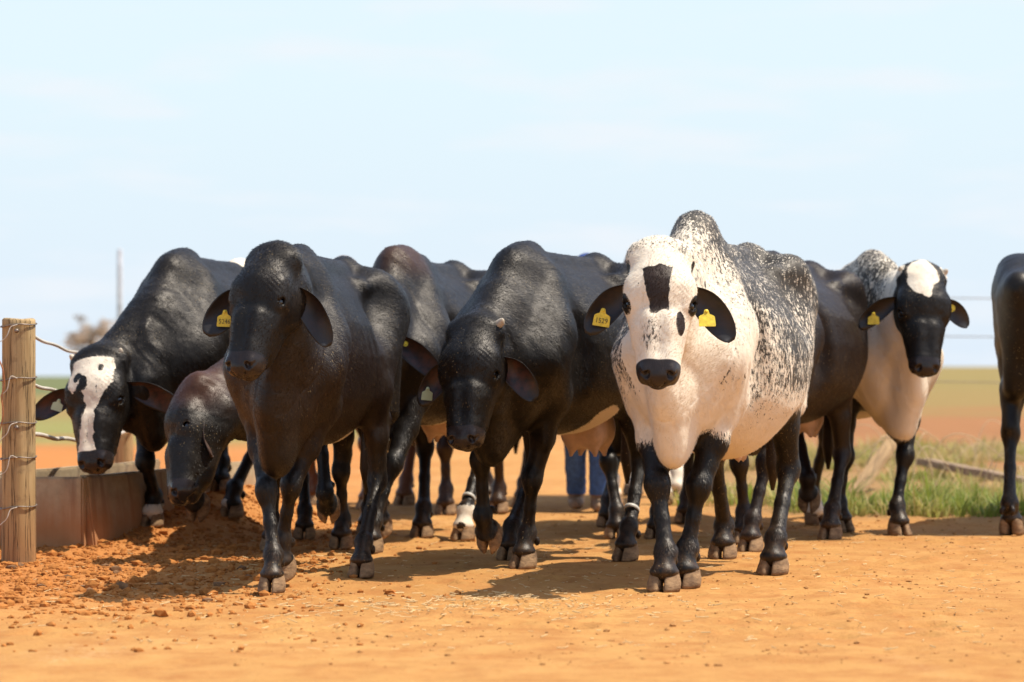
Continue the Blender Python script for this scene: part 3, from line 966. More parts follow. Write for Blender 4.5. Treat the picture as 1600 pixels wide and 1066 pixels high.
# hoof prints pressed into the lane
for k in range(520):
    cy = random.uniform(10.0, 19.5); cx = random.uniform(-.17, .17) * cy
    if abs(cx) > 4.2: continue
    a = random.gauss(0, .5); r = random.uniform(.035, .055)
    i0, i1 = np.searchsorted(gx, [cx - .25, cx + .25]); j0, j1 = np.searchsorted(gy, [cy - .25, cy + .25])
    sub = (slice(i0, i1), slice(j0, j1)); dx_, dy_ = GX[sub] - cx, GY[sub] - cy
    u_ = dx_ * math.cos(a) + dy_ * math.sin(a); v_ = -dx_ * math.sin(a) + dy_ * math.cos(a)
    dd = np.minimum(np.hypot((u_ - r * .62) / r, v_ / (r * 1.7)), np.hypot((u_ + r * .62) / r, v_ / (r * 1.7)))
    dep = random.uniform(.006, .016)
    GZ[sub] += -dep * np.exp(-(dd / .85) ** 4) + dep * .45 * np.exp(-((dd - 1.45) / .4) ** 2)
nx_, ny_ = GX.shape
idx = np.arange(nx_ * ny_).reshape(nx_, ny_)
GF = np.stack([idx[:-1, :-1].ravel(), idx[1:, :-1].ravel(), idx[1:, 1:].ravel(), idx[:-1, 1:].ravel()], 1)

def ground_mat():
    m, n, l, b = new_mat('ground_soil')
    g = N(n, 'ShaderNodeNewGeometry'); s = N(n, 'ShaderNodeSeparateXYZ'); l.new(g.outputs['Position'], s.inputs[0])
    X, Y = s.outputs['X'], s.outputs['Y']
    def nz(scale, det=5, rough=.6, st=(1, 1, 1)):
        mp = N(n, 'ShaderNodeMapping'); mp.inputs['Scale'].default_value = st; l.new(g.outputs['Position'], mp.inputs['Vector'])
        t = N(n, 'ShaderNodeTexNoise', Scale=scale, Detail=float(det), Roughness=rough); l.new(mp.outputs['Vector'], t.inputs['Vector'])
        return t.outputs['Fac']
    big, med, fine, grit = nz(.7, 4), nz(4.5, 6, .65), nz(38, 6, .7), nz(160, 3, .6)
    soil = mixc(n, l, mrange(n, l, big, .35, .65), (.45, .222, .066, 1), (.52, .275, .088, 1))
    soil = mixc(n, l, mrange(n, l, med, .42, .70), soil, (.38, .158, .045, 1))
    soil = mixc(n, l, mathn(n, l, 'MULTIPLY', mrange(n, l, fine, .50, .72), .45), soil, (.32, .130, .040, 1))
    soil = mixc(n, l, mathn(n, l, 'MULTIPLY', mrange(n, l, grit, .60, .74), .30), soil, (.66, .42, .20, 1))
    # spilled chaff, pale, in loose streaks
    ch = mathn(n, l, 'MULTIPLY', mrange(n, l, nz(1.1, 4, .6, (1, .35, 1)), .58, .70), mrange(n, l, nz(55, 4, .7), .47, .62))
    soil = mixc(n, l, mathn(n, l, 'MULTIPLY', ch, .55), soil, (.62, .41, .20, 1))
    # redder broken soil on the left verge
    lv = mathn(n, l, 'MULTIPLY', mrange(n, l, mathn(n, l, 'ADD', X, mathn(n, l, 'MULTIPLY', big, 1.0)), -.2, -1.5), mrange(n, l, Y, 10.5, 12.0))
    soil = mixc(n, l, mathn(n, l, 'MULTIPLY', lv, .7), soil, mixc(n, l, mrange(n, l, fine, .35, .65), (.51, .190, .050, 1), (.39, .128, .031, 1)))
    wob = mathn(n, l, 'MULTIPLY', mathn(n, l, 'SUBTRACT', nz(.10, 4), .5), 60.0)
    Yw = mathn(n, l, 'ADD', Y, wob)
    fg = nz(1.3, 6, .7)
    tan = mixc(n, l, fg, (.20, .135, .044, 1), (.31, .21, .075, 1))
    olive = mixc(n, l, fg, (.185, .142, .044, 1), (.29, .212, .075, 1))
    tilled = mixc(n, l, nz(.8, 5, .7, (1, .25, 1)), (.24, .108, .042, 1), (.36, .165, .066, 1))
    # right: trampled grass, tilled strip, then dry pasture to the skyline
    right = mixc(n, l, mrange(n, l, Yw, 26, 34), mixc(n, l, med, (.24, .155, .06, 1), (.36, .19, .075, 1)), tilled)
    right = mixc(n, l, mrange(n, l, Yw, 52, 68), right, tan)
    right = mixc(n, l, mrange(n, l, Yw, 80, 150), right, olive)
    # left: soil, a green strip, dry pasture
    left = mixc(n, l, mrange(n, l, Yw, 34, 44), tilled, mixc(n, l, fg, (.165, .165, .045, 1), (.30, .26, .09, 1)))
    left = mixc(n, l, mrange(n, l, Yw, 58, 75), left, tan)
    left = mixc(n, l, mrange(n, l, Yw, 150, 300), left, (.13, .14, .055, 1))
    ratio = mathn(n, l, 'DIVIDE', X, mathn(n, l, 'MAXIMUM', Y, 1.0))
    far = mixc(n, l, mrange(n, l, ratio, -.05, .03), left, right)
    edge = mathn(n, l, 'ADD', Y, mathn(n, l, 'MULTIPLY', mathn(n, l, 'SUBTRACT', nz(.9, 5), .5), 3.0))
    rz = mathn(n, l, 'MULTIPLY', mrange(n, l, edge, 17.2, 18.4), mrange(n, l, X, .9, 1.9))
    fz = mathn(n, l, 'MAXIMUM', rz, mrange(n, l, edge, 34, 42))
    l.new(mixc(n, l, fz, soil, far), b.inputs['Base Color'])
    b.inputs['Roughness'].default_value = .95
    b.inputs['Specular IOR Level'].default_value = .12
    hgt = mathn(n, l, 'ADD', mathn(n, l, 'MULTIPLY', fine, .7), mathn(n, l, 'MULTIPLY', grit, .3))
    bp = N(n, 'ShaderNodeBump', Strength=.8, Distance=.016); l.new(hgt, bp.inputs['Height'])
    l.new(bp.outputs['Normal'], b.inputs['Normal'])
    return m
M['ground'] = ground_mat()
ground = mesh_obj('ground', np.stack([GX.ravel(), GY.ravel(), GZ.ravel()], 1), GF, M['ground'])
tag(ground, 'orange laterite soil of the cattle lane and the fields beyond it', kind='structure')

def gz(x, y):
    i = int(np.clip(np.searchsorted(gx, x) - 1, 0, nx_ - 2)); j = int(np.clip(np.searchsorted(gy, y) - 1, 0, ny_ - 2))
    fx = (x - gx[i]) / (gx[i + 1] - gx[i]); fy = (y - gy[j]) / (gy[j + 1] - gy[j])
    return float((GZ[i, j] * (1 - fx) + GZ[i + 1, j] * fx) * (1 - fy) + (GZ[i, j + 1] * (1 - fx) + GZ[i + 1, j + 1] * fx) * fy)

# loose clods of soil
bm = bmesh.new(); bmesh.ops.create_icosphere(bm, subdivisions=1, radius=1.0)
IV = np.array([v.co[:] for v in bm.verts]); IF = np.array([[v.index for v in f.verts] for f in bm.faces]); bm.free()
def scatter_rocks(pts, name, mat, label):
    VV = []; FF = []
    for k, (x, y, r) in enumerate(pts):
        v = IV * (1 + .55 * (np.random.rand(len(IV), 1) - .5)) * r * np.array([random.uniform(.8, 1.4), random.uniform(.8, 1.3), random.uniform(.5, .9)])
        v = v @ rotz(random.uniform(0, 6.28)).T + np.array([x, y, gz(x, y) + r * .18])
        VV.append(v); FF.append(IF + k * len(IV))
    o = mesh_obj(name, np.concatenate(VV), np.concatenate(FF), mat, smooth=False)
    return tag(o, label, kind='stuff')
pts = []
while len(pts) < 9000:
    y = random.uniform(9.5, 17.2); x = random.uniform(-3.2, -.55 + .25 * random.gauss(0, 1))
    if x / y < -.19: continue
    dens = float(sstep(-x, .6, 1.8)) * float(sstep(y, 10.2, 12.6))
    if random.random() > .06 + dens: continue
    pts.append((x, y, min(.030, .0035 + random.expovariate(1 / .0050))))
scatter_rocks(pts, 'soil_clods', simple_mat('clod', (.48, .185, .047), .95, .4, 25, .004, .1, 80), 'loose orange soil clods heaped along the trough verge')
pts = []
while len(pts) < 2600:
    y = random.uniform(9.0, 19.0); x = random.uniform(-.9, 3.8)
    if abs(x) / y > .19: continue
    pts.append((x, y, min(.013, .0022 + random.expovariate(1 / .0024))))
scatter_rocks(pts, 'pebbles', simple_mat('pebble', (.52, .26, .090), .95, .45, 25, .003, .1, 80), 'small stones and soil crumbs scattered on the lane')
pts = [(random.uniform(-2.6, -.9), random.uniform(11.5, 13.8), random.uniform(.014, .032)) for _ in range(26)]
scatter_rocks(pts, 'gravel', simple_mat('stone', (.27, .14, .065), .9, .5, 25, .004, .15, 60), 'dark stones lying among the orange soil clods')

# straw and chaff
VV = []; FF = []
for k in range(1500):
    if k < 420: x, y = random.gauss(-.22, .36), random.gauss(11.3, .30)
    else:
        y = random.uniform(9.5, 17); x = random.uniform(-.17, .17) * y
    L_ = random.uniform(.004, .024); a = random.uniform(0, 6.28); wd = random.uniform(.0012, .0028)
    d = np.array([math.cos(a), math.sin(a), 0]) * L_; q = np.array([-math.sin(a), math.cos(a), 0]) * wd
    c = np.array([x, y, gz(x, y) + .006]); t = np.array([0, 0, random.uniform(-.2, .5) * L_])
    o = len(VV)
    VV += [c - d - q, c + d - q + t, c + d + q + t, c - d + q, c - d + (0, 0, wd * 1.4), c + d + t + (0, 0, wd * 1.4)]
    FF += [(o, o + 1, o + 5, o + 4), (o + 2, o + 3, o + 4, o + 5), (o, o + 3, o + 2, o + 1)]
tag(mesh_obj('straw_litter', VV, FF, simple_mat('straw', (.68, .45, .20), .7, .3, 40)), 'scraps of pale straw dropped on the lane', kind='stuff')

# ------------------------------------------------------------------ grass on the right verge
def grass_mat():
    m, n, l, b = new_mat('grass_blades')
    a = N(n, 'ShaderNodeAttribute', attribute_name='tint')
    l.new(a.outputs['Color'], b.inputs['Base Color'])
    b.inputs['Roughness'].default_value = .55; b.inputs['Specular IOR Level'].default_value = .3
    tr_ = N(n, 'ShaderNodeBsdfTranslucent'); l.new(a.outputs['Color'], tr_.inputs['Color'])
    mx = N(n, 'ShaderNodeMixShader'); mx.inputs[0].default_value = .45
    l.new(b.outputs[0], mx.inputs[1]); l.new(tr_.outputs[0], mx.inputs[2])
    l.new(mx.outputs[0], n['Material Output'].inputs['Surface'])
    return m
GV = []; GFc = []; GT = []
PAL = [(.17, .23, .035), (.25, .29, .05), (.33, .33, .08), (.46, .36, .13), (.56, .43, .21)]
nb = 0
clumps = [(random.uniform(1.1, 6.5), random.uniform(17.4, 32)) for _ in range(2600)]
clumps += [(random.uniform(1.9, 3.9), random.uniform(17.4, 19.6)) for _ in range(120)]
for cx, cy in clumps:
    if cx / cy > .21 or cx / cy < .060: continue
    if fbm(np.array([[cx * .8, cy * .8, 2.0]]), 3)[0] < -.14: continue
    dry = fbm(np.array([[cx * .9 + 7, cy * .9, 5.0]]), 3)[0] + random.uniform(-.3, .3) + .22 + .03 * (cy - 20)
    hgt = random.uniform(.06, .18) + (.12 if random.random() < .14 else 0) * (1.25 if dry < 0 else .9)
    for k in range(random.randint(14, 26)):
        a = random.uniform(0, 6.28); rr = random.uniform(0, .11)
        x0, y0 = cx + rr * math.cos(a), cy + rr * math.sin(a)
        L_ = hgt * random.uniform(.5, 1.2); ln = random.uniform(.2, .95); a2 = a + random.gauss(0, .7)
        dx, dy = math.cos(a2), math.sin(a2); wd = random.uniform(.003, .0065) * (3.2 if random.random() < .06 else 1)
        bx, by = -dy, dx
        z0 = gz(x0, y0) - .01
        o = len(GV)
        for t, wt in ((0, 1), (.4, .9), (.75, .6)):
            px_ = x0 + dx * L_ * ln * t * t; py_ = y0 + dy * L_ * ln * t * t; pz_ = z0 + L_ * t * (1 - .35 * ln * t)
            GV += [(px_ - bx * wd * wt, py_ - by * wd * wt, pz_), (px_ + bx * wd * wt, py_ + by * wd * wt, pz_)]
        GV.append((x0 + dx * L_ * ln, y0 + dy * L_ * ln, z0 + L_ * (1 - .35 * ln)))
        GFc += [(o, o + 1, o + 3, o + 2), (o + 2, o + 3, o + 5, o + 4), (o + 4, o + 5, o + 6)]
        q = np.clip((dry + .35) * 3.2 + random.gauss(0, .7), 0, 3.99); i0 = int(q); f = q - i0
        c = np.array(PAL[i0]) * (1 - f) + np.array(PAL[min(4, i0 + 1)]) * f
        c = c * random.uniform(.75, 1.25)
        GT += [(*c, 1)] * 7
grass = mesh_obj('grass', GV, GFc, grass_mat(), smooth=True)
vcol(grass, 'tint', np.array(GT))
tag(grass, 'green and dry grass growing on the verge right of the lane', kind='stuff')

# tall dry stalks arching over the verge
VV = []; FF = []
for k in range(16):
    x0 = random.uniform(2.6, 4.0); y0 = random.uniform(19, 24); hgt = random.uniform(.35, .75); a = random.uniform(0, 6.28)
    pts_ = []
    for t in np.linspace(0, 1, 14):
        pts_.append((x0 + math.cos(a) * .35 * hgt * (t + 1.6 * t ** 3), y0 + math.sin(a) * .2 * t, gz(x0, y0) + hgt * (1.55 * t - 1.15 * t ** 3)))
    tv, tf = tube(pts_, [.0035] * 14, 5); o = len(VV); VV += [tuple(v) for v in tv]; FF += [tuple(i + o for i in f) for f in tf]
tag(mesh_obj('dry_grass_stalks', VV, FF, simple_mat('dry_stalk', (.58, .42, .24), .7)), 'thin dry stalks arching above the verge grass', kind='stuff')

# ------------------------------------------------------------------ weathered timber on the right
WOOD = simple_mat('grey_wood', (.36, .25, .155), .85, .5, 9, .004, .2, 30, (.20, .125, .072), (6, 6, .6))
WOODY = simple_mat('weathered_pole', (.42, .27, .13), .85, .5, 7, .004, .2, 26, (.25, .155, .075), (5, 5, .5))
def beam(name, p0, p1, w_, t_, mat, label, cat):
    p0 = np.array(p0, float); p1 = np.array(p1, float); d = p1 - p0; L_ = np.linalg.norm(d)
    bm = bmesh.new(); bmesh.ops.create_cube(bm, size=1)
    bmesh.ops.scale(bm, vec=(w_, t_, L_), verts=bm.verts)
    bmesh.ops.subdivide_edges(bm, edges=[e_ for e_ in bm.edges if abs(e_.verts[0].co.z - e_.verts[1].co.z) > L_ * .5], cuts=14)
    bmesh.ops.bevel(bm, geom=[e_ for e_ in bm.edges if abs(e_.verts[0].co.z - e_.verts[1].co.z) > 1e-4 and len(e_.link_faces) == 2 and e_.calc_face_angle(0) > 1], offset=.008, segments=2, affect='EDGES')
    for v in bm.verts:
        v.co.x += .006 * math.sin(v.co.z * 5 + 1) + random.uniform(-.002, .002); v.co.y += .004 * math.sin(v.co.z * 7)
    me = bpy.data.meshes.new(name); bm.to_mesh(me); bm.free(); me.materials.append(mat)
    o = bpy.data.objects.new(name, me); COL.objects.link(o)
    o.location = (p0 + p1) / 2; o.rotation_euler = Vector(d).to_track_quat('Z', 'Y').to_euler()
    return tag(o, label, cat)
pA = ap(1440, 731, 24.5); pB = ap(1640, 812, 20.6)
beam('fence_rail', (pA[0], pA[1], .13), (pB[0], pB[1], .075), .11, .06, WOOD, 'weathered wooden rail lying in the grass at the right edge of the lane', 'rail')
pC = ap(1335, 768, 21.5); pD = ap(1398, 688, 22.3)
beam('board', (pC[0], pC[1], -.02), pD, .13, .035, WOODY, 'pale bare board leaning upright out of the grass behind the speckled cow', 'board')

# ------------------------------------------------------------------ fence, trough and far things on the left
def post_mat():
    m, n, l, b = new_mat('round_post_wood')
    tc = N(n, 'ShaderNodeTexCoord')
    mp = N(n, 'ShaderNodeMapping'); mp.inputs['Scale'].default_value = (14, 14, .9); l.new(tc.outputs['Object'], mp.inputs['Vector'])
    g1 = N(n, 'ShaderNodeTexNoise', Scale=2.2, Detail=7.0, Roughness=.7); l.new(mp.outputs['Vector'], g1.inputs['Vector'])
    g2 = N(n, 'ShaderNodeTexNoise', Scale=5.0, Detail=4.0); l.new(tc.outputs['Object'], g2.inputs['Vector'])
    c = mixc(n, l, mrange(n, l, g1.outputs['Fac'], .35, .65), (.50, .345, .165, 1), (.34, .22, .095, 1))
    c = mixc(n, l, mathn(n, l, 'MULTIPLY', mrange(n, l, g2.outputs['Fac'], .5, .7), .5), c, (.33, .25, .14, 1))
    sp = N(n, 'ShaderNodeSeparateXYZ'); l.new(tc.outputs['Object'], sp.inputs[0])
    c = mixc(n, l, mathn(n, l, 'MULTIPLY', mrange(n, l, sp.outputs['Z'], .38, .05), .6), c, (.30, .125, .045, 1))
    mp2 = N(n, 'ShaderNodeMapping'); mp2.inputs['Scale'].default_value = (34, 34, 1.1); l.new(tc.outputs['Object'], mp2.inputs['Vector'])
    g3 = N(n, 'ShaderNodeTexNoise', Scale=1.0, Detail=3.0, Roughness=.6); l.new(mp2.outputs['Vector'], g3.inputs['Vector'])
    crack = mrange(n, l, mathn(n, l, 'ABSOLUTE', mathn(n, l, 'SUBTRACT', g3.outputs['Fac'], .5)), .016, .0)
    c = mixc(n, l, mathn(n, l, 'MULTIPLY', crack, .75), c, (.06, .035, .018, 1))
    g4 = N(n, 'ShaderNodeTexNoise', Scale=11.0, Detail=5.0, Roughness=.7); l.new(tc.outputs['Object'], g4.inputs['Vector'])
    c = mixc(n, l, mathn(n, l, 'MULTIPLY', mrange(n, l, g4.outputs['Fac'], .56, .70), .6), c, (.16, .105, .055, 1))
    l.new(c, b.inputs['Base Color']); b.inputs['Roughness'].default_value = .8; b.inputs['Specular IOR Level'].default_value = .25
    hh_ = mathn(n, l, 'SUBTRACT', g1.outputs['Fac'], crack)
    bp = N(n, 'ShaderNodeBump', Strength=.8, Distance=.006); l.new(hh_, bp.inputs['Height']); l.new(bp.outputs['Normal'], b.inputs['Normal'])
    return m
M['post'] = post_mat()
M['wire'] = simple_mat('rusty_wire', (.30, .24, .19), .5, .5, 60, 0, .5)
M['wire'].node_tree.nodes['Principled BSDF'].inputs['Metallic'].default_value = .6
M['pale_wire'] = simple_mat('pale_wire', (.62, .55, .44), .55, .3, 60)
M['copper_wire'] = simple_mat('copper_wire', (.42, .16, .06), .5, .3, 60)

def round_post(loc, r, hgt, label, lean=0.0):
    bm = bmesh.new(); seg = 36; lv = [-.25, 0, .2, .4, .6, .8, 1.0, hgt - .03, hgt - .008, hgt]
    rings = []
    for i, z in enumerate(lv):
        ring = []
        for j in range(seg):
            a = 2 * math.pi * j / seg
            rr = r * (1 + .03 * math.sin(3 * a + z * 2) + .018 * math.sin(7 * a - z * 4)) * (1.03 - .05 * z / hgt)
            if i == len(lv) - 1: rr *= .92
            ring.append(bm.verts.new((rr * math.cos(a) + lean * z, rr * math.sin(a), z + (.004 * math.sin(2 * a) if i >= len(lv) - 2 else 0))))
        rings.append(ring)
    for i in range(len(lv) - 1):
        for j in range(seg):
            bm.faces.new((rings[i][j], rings[i][(j + 1) % seg], rings[i + 1][(j + 1) % seg], rings[i + 1][j]))
    bm.faces.new(rings[-1])
    me = bpy.data.meshes.new('fence_post'); bm.to_mesh(me); bm.free(); me.materials.append(M['post'])
    me.polygons.foreach_set('use_smooth', [True] * (len(me.polygons) - 1) + [False])
    o = bpy.data.objects.new('fence_post', me); COL.objects.link(o); o.location = loc
    return tag(o, label, 'fence post', 'round wooden fence posts')
PX, PY, PR = -2.385, 13.75, .080
post = round_post((PX, PY, 0), PR, 1.178, 'thick round wooden post bound with wire at the left edge, beside the trough')
def wire_obj(name, pts_, r, mat, parent=None):
    tv, tf = tube(pts_, [r] * len(pts_), 7)
    return mesh_obj(name, tv, tf, mat, parent)
def smooth_path(cp, n=40):
    cp = np.array(cp, float); t = np.arange(len(cp)); out = []
    cols = [crom(t, cp[:, i], n)[1] for i in range(3)]
    return np.stack(cols, 1)
zt = lambda py: CAM_H - (py - HORIZON) / FPX * (PY - PR)
for i, py in enumerate((508, 592, 661, 716, 793)):
    z = zt(py); tilt = random.uniform(-.012, .012)
    ring = [((PR + .004) * math.cos(a) * 1.03, (PR + .004) * math.sin(a) * 1.03, z + tilt * math.cos(a) + .004 * math.sin(3 * a)) for a in np.linspace(0, 2 * math.pi, 37)]
    wire_obj('wire_binding', ring, .0032, M['wire'], post)
    # twisted loose end bending away to the left
    s = [(.01, -PR - .012, z + .002), (-.02, -PR - .025, z - .01 + .02 * (i % 2)), (-.035, -PR - .035, z - .05), (-.06, -PR - .03, z - .075), (-.11, -PR - .03, z - .09 - .02 * (i % 3)), (-.20, -PR - .05, z - .13)]
    wire_obj('wire_end', smooth_path(s), .0022, M['pale_wire'], post)
for py in (517, 668):
    z = zt(py)
    tv, tf = tube([(.005, -PR - .001, z), (.005, -PR - .010, z), (.005, -PR - .013, z)], [.011, .010, .004], 12)
    mesh_obj('nail_head', tv, tf, M['wire'], post)
wire_obj('copper_strand', smooth_path([(-.075, -PR - .03, .98), (-.055, -PR - .035, .93), (-.05, -PR - .03, .86), (-.062, -PR - .03, .80), (-.055, -PR - .03, .72), (-.075, -PR - .03, .62)]), .004, M['copper_wire'], post)

P2 = (-2.76, 20.2)
round_post((P2[0], P2[1], gz(*P2)), .068, 1.12, 'thinner round fence post standing behind the trough and the white-faced cow')
for py, z2, r, lab in ((524, 1.02, .0085, 'topmost pale fence wire stretched from the thick post behind the cow'),
                       (600, .77, .0095, 'middle pale fence wire stretched from the thick post behind the cow'),
                       (678, .50, .0115, 'thick lowest pale wire running from the post just above the trough')):
    z = zt(py); p0 = np.array([PX + PR * .8, PY, z]); p1 = np.array([P2[0] + .06, P2[1], z2])
    pl = []
    for t in np.linspace(0, 1, 60):
        p = p0 + (p1 - p0) * t; p[2] += -.05 * 4 * t * (1 - t) + .004 * math.sin(t * 31 + py); pl.append(p)
    o = wire_obj('fence_wire', pl, r, M['pale_wire']); tag(o, lab, 'fence wire', 'fence wires between the posts')

# concrete feed trough
def conc_mat():
    m, n, l, b = new_mat('old_concrete')
    tc = N(n, 'ShaderNodeTexCoord'); sp = N(n, 'ShaderNodeSeparateXYZ'); l.new(tc.outputs['Object'], sp.inputs[0])
    a1 = N(n, 'ShaderNodeTexNoise', Scale=7.0, Detail=7.0, Roughness=.7); l.new(tc.outputs['Object'], a1.inputs['Vector'])
    mp = N(n, 'ShaderNodeMapping'); mp.inputs['Scale'].default_value = (9, 9, .8); l.new(tc.outputs['Object'], mp.inputs['Vector'])
    a2 = N(n, 'ShaderNodeTexNoise', Scale=1.6, Detail=5.0); l.new(mp.outputs['Vector'], a2.inputs['Vector'])
    c = mixc(n, l, mrange(n, l, a1.outputs['Fac'], .35, .65), (.46, .36, .225, 1), (.32, .24, .145, 1))
    c = mixc(n, l, mathn(n, l, 'MULTIPLY', mrange(n, l, a2.outputs['Fac'], .52, .66), .6), c, (.16, .125, .095, 1))
    red = mathn(n, l, 'ADD', sp.outputs['Z'], mathn(n, l, 'MULTIPLY', a2.outputs['Fac'], -.22))
    c = mixc(n, l, mathn(n, l, 'MULTIPLY', mrange(n, l, red, .22, .02), .75), c, (.42, .165, .052, 1))
    l.new(c, b.inputs['Base Color']); b.inputs['Roughness'].default_value = .9; b.inputs['Specular IOR Level'].default_value = .2
    bp = N(n, 'ShaderNodeBump', Strength=.7, Distance=.008); l.new(a1.outputs['Fac'], bp.inputs['Height']); l.new(bp.outputs['Normal'], b.inputs['Normal'])
    return m
M['conc'] = conc_mat()
d_ = (TR_B2 - TR_A); TL = np.linalg.norm(d_); d_ /= TL
tr = empty('feed_trough', (TR_A[0], TR_A[1], 0), math.atan2(d_[1], d_[0]))
tag(tr, 'long grey concrete feed trough with soil heaped against it beside the post', 'trough')
def slab(name, x0, x1, y0, y1, z0, z1, parent, slant=0.0, cuts=12):
    bm = bmesh.new(); bmesh.ops.create_cube(bm, size=1)
    for v in bm.verts:
        v.co = ((x0 + x1) / 2 + v.co.x * (x1 - x0), (y0 + y1) / 2 + v.co.y * (y1 - y0), (z0 + z1) / 2 + v.co.z * (z1 - z0))
    bmesh.ops.bevel(bm, geom=bm.edges[:], offset=.010, segments=2, affect='EDGES')
    bmesh.ops.subdivide_edges(bm, edges=[e_ for e_ in bm.edges if e_.calc_length() > .3], cuts=cuts, use_grid_fill=True)
    for v in bm.verts:
        v.co.y += slant * (v.co.z - z1)
        q = fbm(np.array([[v.co.x * 3, v.co.y * 3, v.co.z * 3]]), 3)[0]
        v.co.z += .008 * q * (v.co.z > z1 - .05); v.co.y += .004 * q
    me = bpy.data.meshes.new(name); bm.to_mesh(me); bm.free(); me.materials.append(M['conc'])
    o = bpy.data.objects.new(name, me); COL.objects.link(o); o.parent = parent
    return o
slab('side_panel', 0.055, TL, -.0, .055, -.25, .385, tr, .12)
slab('side_panel', 0.055, TL, .60, .655, -.25, .385, tr, -.12)
slab('end_panel', 0, .052, .002, .653, -.25, .378, tr, 0.0)
slab('floor_slab', 0.056, TL, .06, .595, -.05, .09, tr, 0.0)

# lone tree and pole far off on the left
def foliage(center, rad, nclump, nleaf, size, pal, name, parent, squash=.7):
    V = []; F = []; T = []
    for k in range(nclump):
        while True:
            p = np.random.uniform(-1, 1, 3)
            if np.linalg.norm(p) < 1: break
        c = np.array(center) + p * np.array(rad); cr_ = random.uniform(.35, .7) * min(rad) * .55
        shade = random.uniform(.7, 1.3)
        for q in range(nleaf):
            v = np.random.normal(0, 1, 3); v /= np.linalg.norm(v)
            c2 = c + v * cr_ * random.random() ** .4 * np.array([1.2, 1.2, squash])
            a = np.random.normal(0, 1, 3); a /= np.linalg.norm(a); b_ = np.cross(a, v); b_ /= np.linalg.norm(b_) + 1e-9
            s = size * random.uniform(.5, 1.3); o = len(V)
            V += [c2 - a * s, c2 + b_ * s * .5, c2 + a * s, c2 - b_ * s * .5]; F.append((o, o + 1, o + 2, o + 3))
            col = np.array(random.choice(pal)) * shade * random.uniform(.8, 1.2); T += [(*col, 1)] * 4
    o = mesh_obj(name, V, F, M['leaf'], parent, smooth=False); vcol(o, 'tint', np.array(T)); return o
M['leaf'] = grass_mat(); M['leaf'].name = 'leaves'
BARK = simple_mat('bark', (.15, .11, .08), .9, .4, 10, .01)
def tree(px, py_top, py_base, Y, wpx, label, pal, bare=.5):
    base = ap(px, py_base, Y); z0 = gz(base[0], base[1]); top = ap(px, py_top, Y)[2]; R_ = wpx / 2 / FPX * Y
    e = empty('tree', (base[0], base[1], z0)); tag(e, label, 'tree', 'trees far out on the plain')
    H_ = top - z0
    parts = [tube([(0, 0, -.2), (.02 * H_, 0, H_ * .25), (-.01 * H_, 0, H_ * .5), (.02 * H_, .01, H_ * .8)], [H_ * .035, H_ * .028, H_ * .022, H_ * .008], 8)]
    for k in range(9):
        a = k * 2.4; zz = H_ * random.uniform(.3, .6)
        parts.append(tube([(0, 0, zz), (R_ * .45 * math.cos(a), R_ * .45 * math.sin(a), zz + H_ * .15), (R_ * .85 * math.cos(a), R_ * .85 * math.sin(a), zz + H_ * .28)], [H_ * .016, H_ * .010, H_ * .003], 6))
    tv, tf = merge(parts); mesh_obj('trunk', tv, tf, BARK, e)
    foliage((0, 0, H_ * .72), (R_, R_, H_ * .27), 60, 55, H_ * .020, pal, 'crown', e)
    return e
tree(145, 490, 600, 120, 86, 'brown half-bare tree far off beyond the fence on the left', [(.50, .38, .29), (.55, .43, .33), (.46, .38, .27)])
for px, pt, wpx, Y, lab in ():
    tree(px, pt, 575, Y, wpx, lab, [(.13, .13, .07), (.17, .15, .08)])
tv, tf = tube([(0, 0, -.5), (0, 0, 1.2), (0, 0, 2.5), (0, 0, 3.75), (0, 0, 3.78)], [.065, .06, .055, .05, .02], 14)
pb = ap(187, 600, 62)
po = mesh_obj('pole', [(v[0] + pb[0], v[1] + pb[1], v[2] + gz(pb[0], pb[1])) for v in tv], tf, simple_mat('hazed_pole_wood', (.66, .64, .66), .85, .4, 8))  # pole colour paled towards lavender: distance haze painted into the wood
tag(po, 'slim grey pole rising behind the tree on the far left', 'pole')

# far fence on the right: three thin strands on slim posts
fl = [(-1.2, 33.0), (3.5, 33.5), (8.2, 34.0), (13, 34.5)]
for k, (x, y) in enumerate(fl[1:3] if False else [(8.4, 34.0), (3.05, 33.4)]):
    pass
YW = 34.0
for py, lab in ((467, 'upper thin wire of the far fence against the sky at right'), (527, 'middle thin wire of the far fence against the sky at right'), (598, 'lower thin wire of the far fence across the pasture at right')):
    z = CAM_H - (py - HORIZON) / FPX * YW
    pl = [(x, YW, z + .0006 * (x - 5.5) ** 2 + (6.0 - x) * .012) for x in np.linspace(2.9, 9.2, 24)]
    o = wire_obj('far_fence_wire', pl, .0055, M['wire']); tag(o, lab, 'fence wire', 'far fence wires on the right')
for x, lab in ((9.2, 'slim far fence post outside the right of the lane'), (2.9, 'slim far fence post hidden behind the speckled cow')):
    o = wire_obj('far_fence_post', [(x, YW, -.2), (x, YW, .8), (x, YW, 1.85)], .05, WOOD); tag(o, lab, 'fence post', 'far fence posts on the right')
# ------------------------------------------------------------------ coats
def ellm(P, c, r, soft=.35):
    """1 inside an ellipsoid, falling to 0 outside"""
    q = np.sqrt((((P - np.array(c)) / np.array(r)) ** 2).sum(1))
    return 1 - sstep(q, 1 - soft, 1 + soft)

def belly_white(c, y0, y1, zt_, wob=.05):
    V = c['V']; q = c['nz'](5.0) * wob
    return sstep(V[:, 1], y0 - .1, y0 + .1) * (1 - sstep(V[:, 1], y1 - .1, y1 + .1)) * (1 - sstep(V[:, 2] + q, zt_ - .04, zt_ + .04)) * sstep(c['legd'], .07, .12)

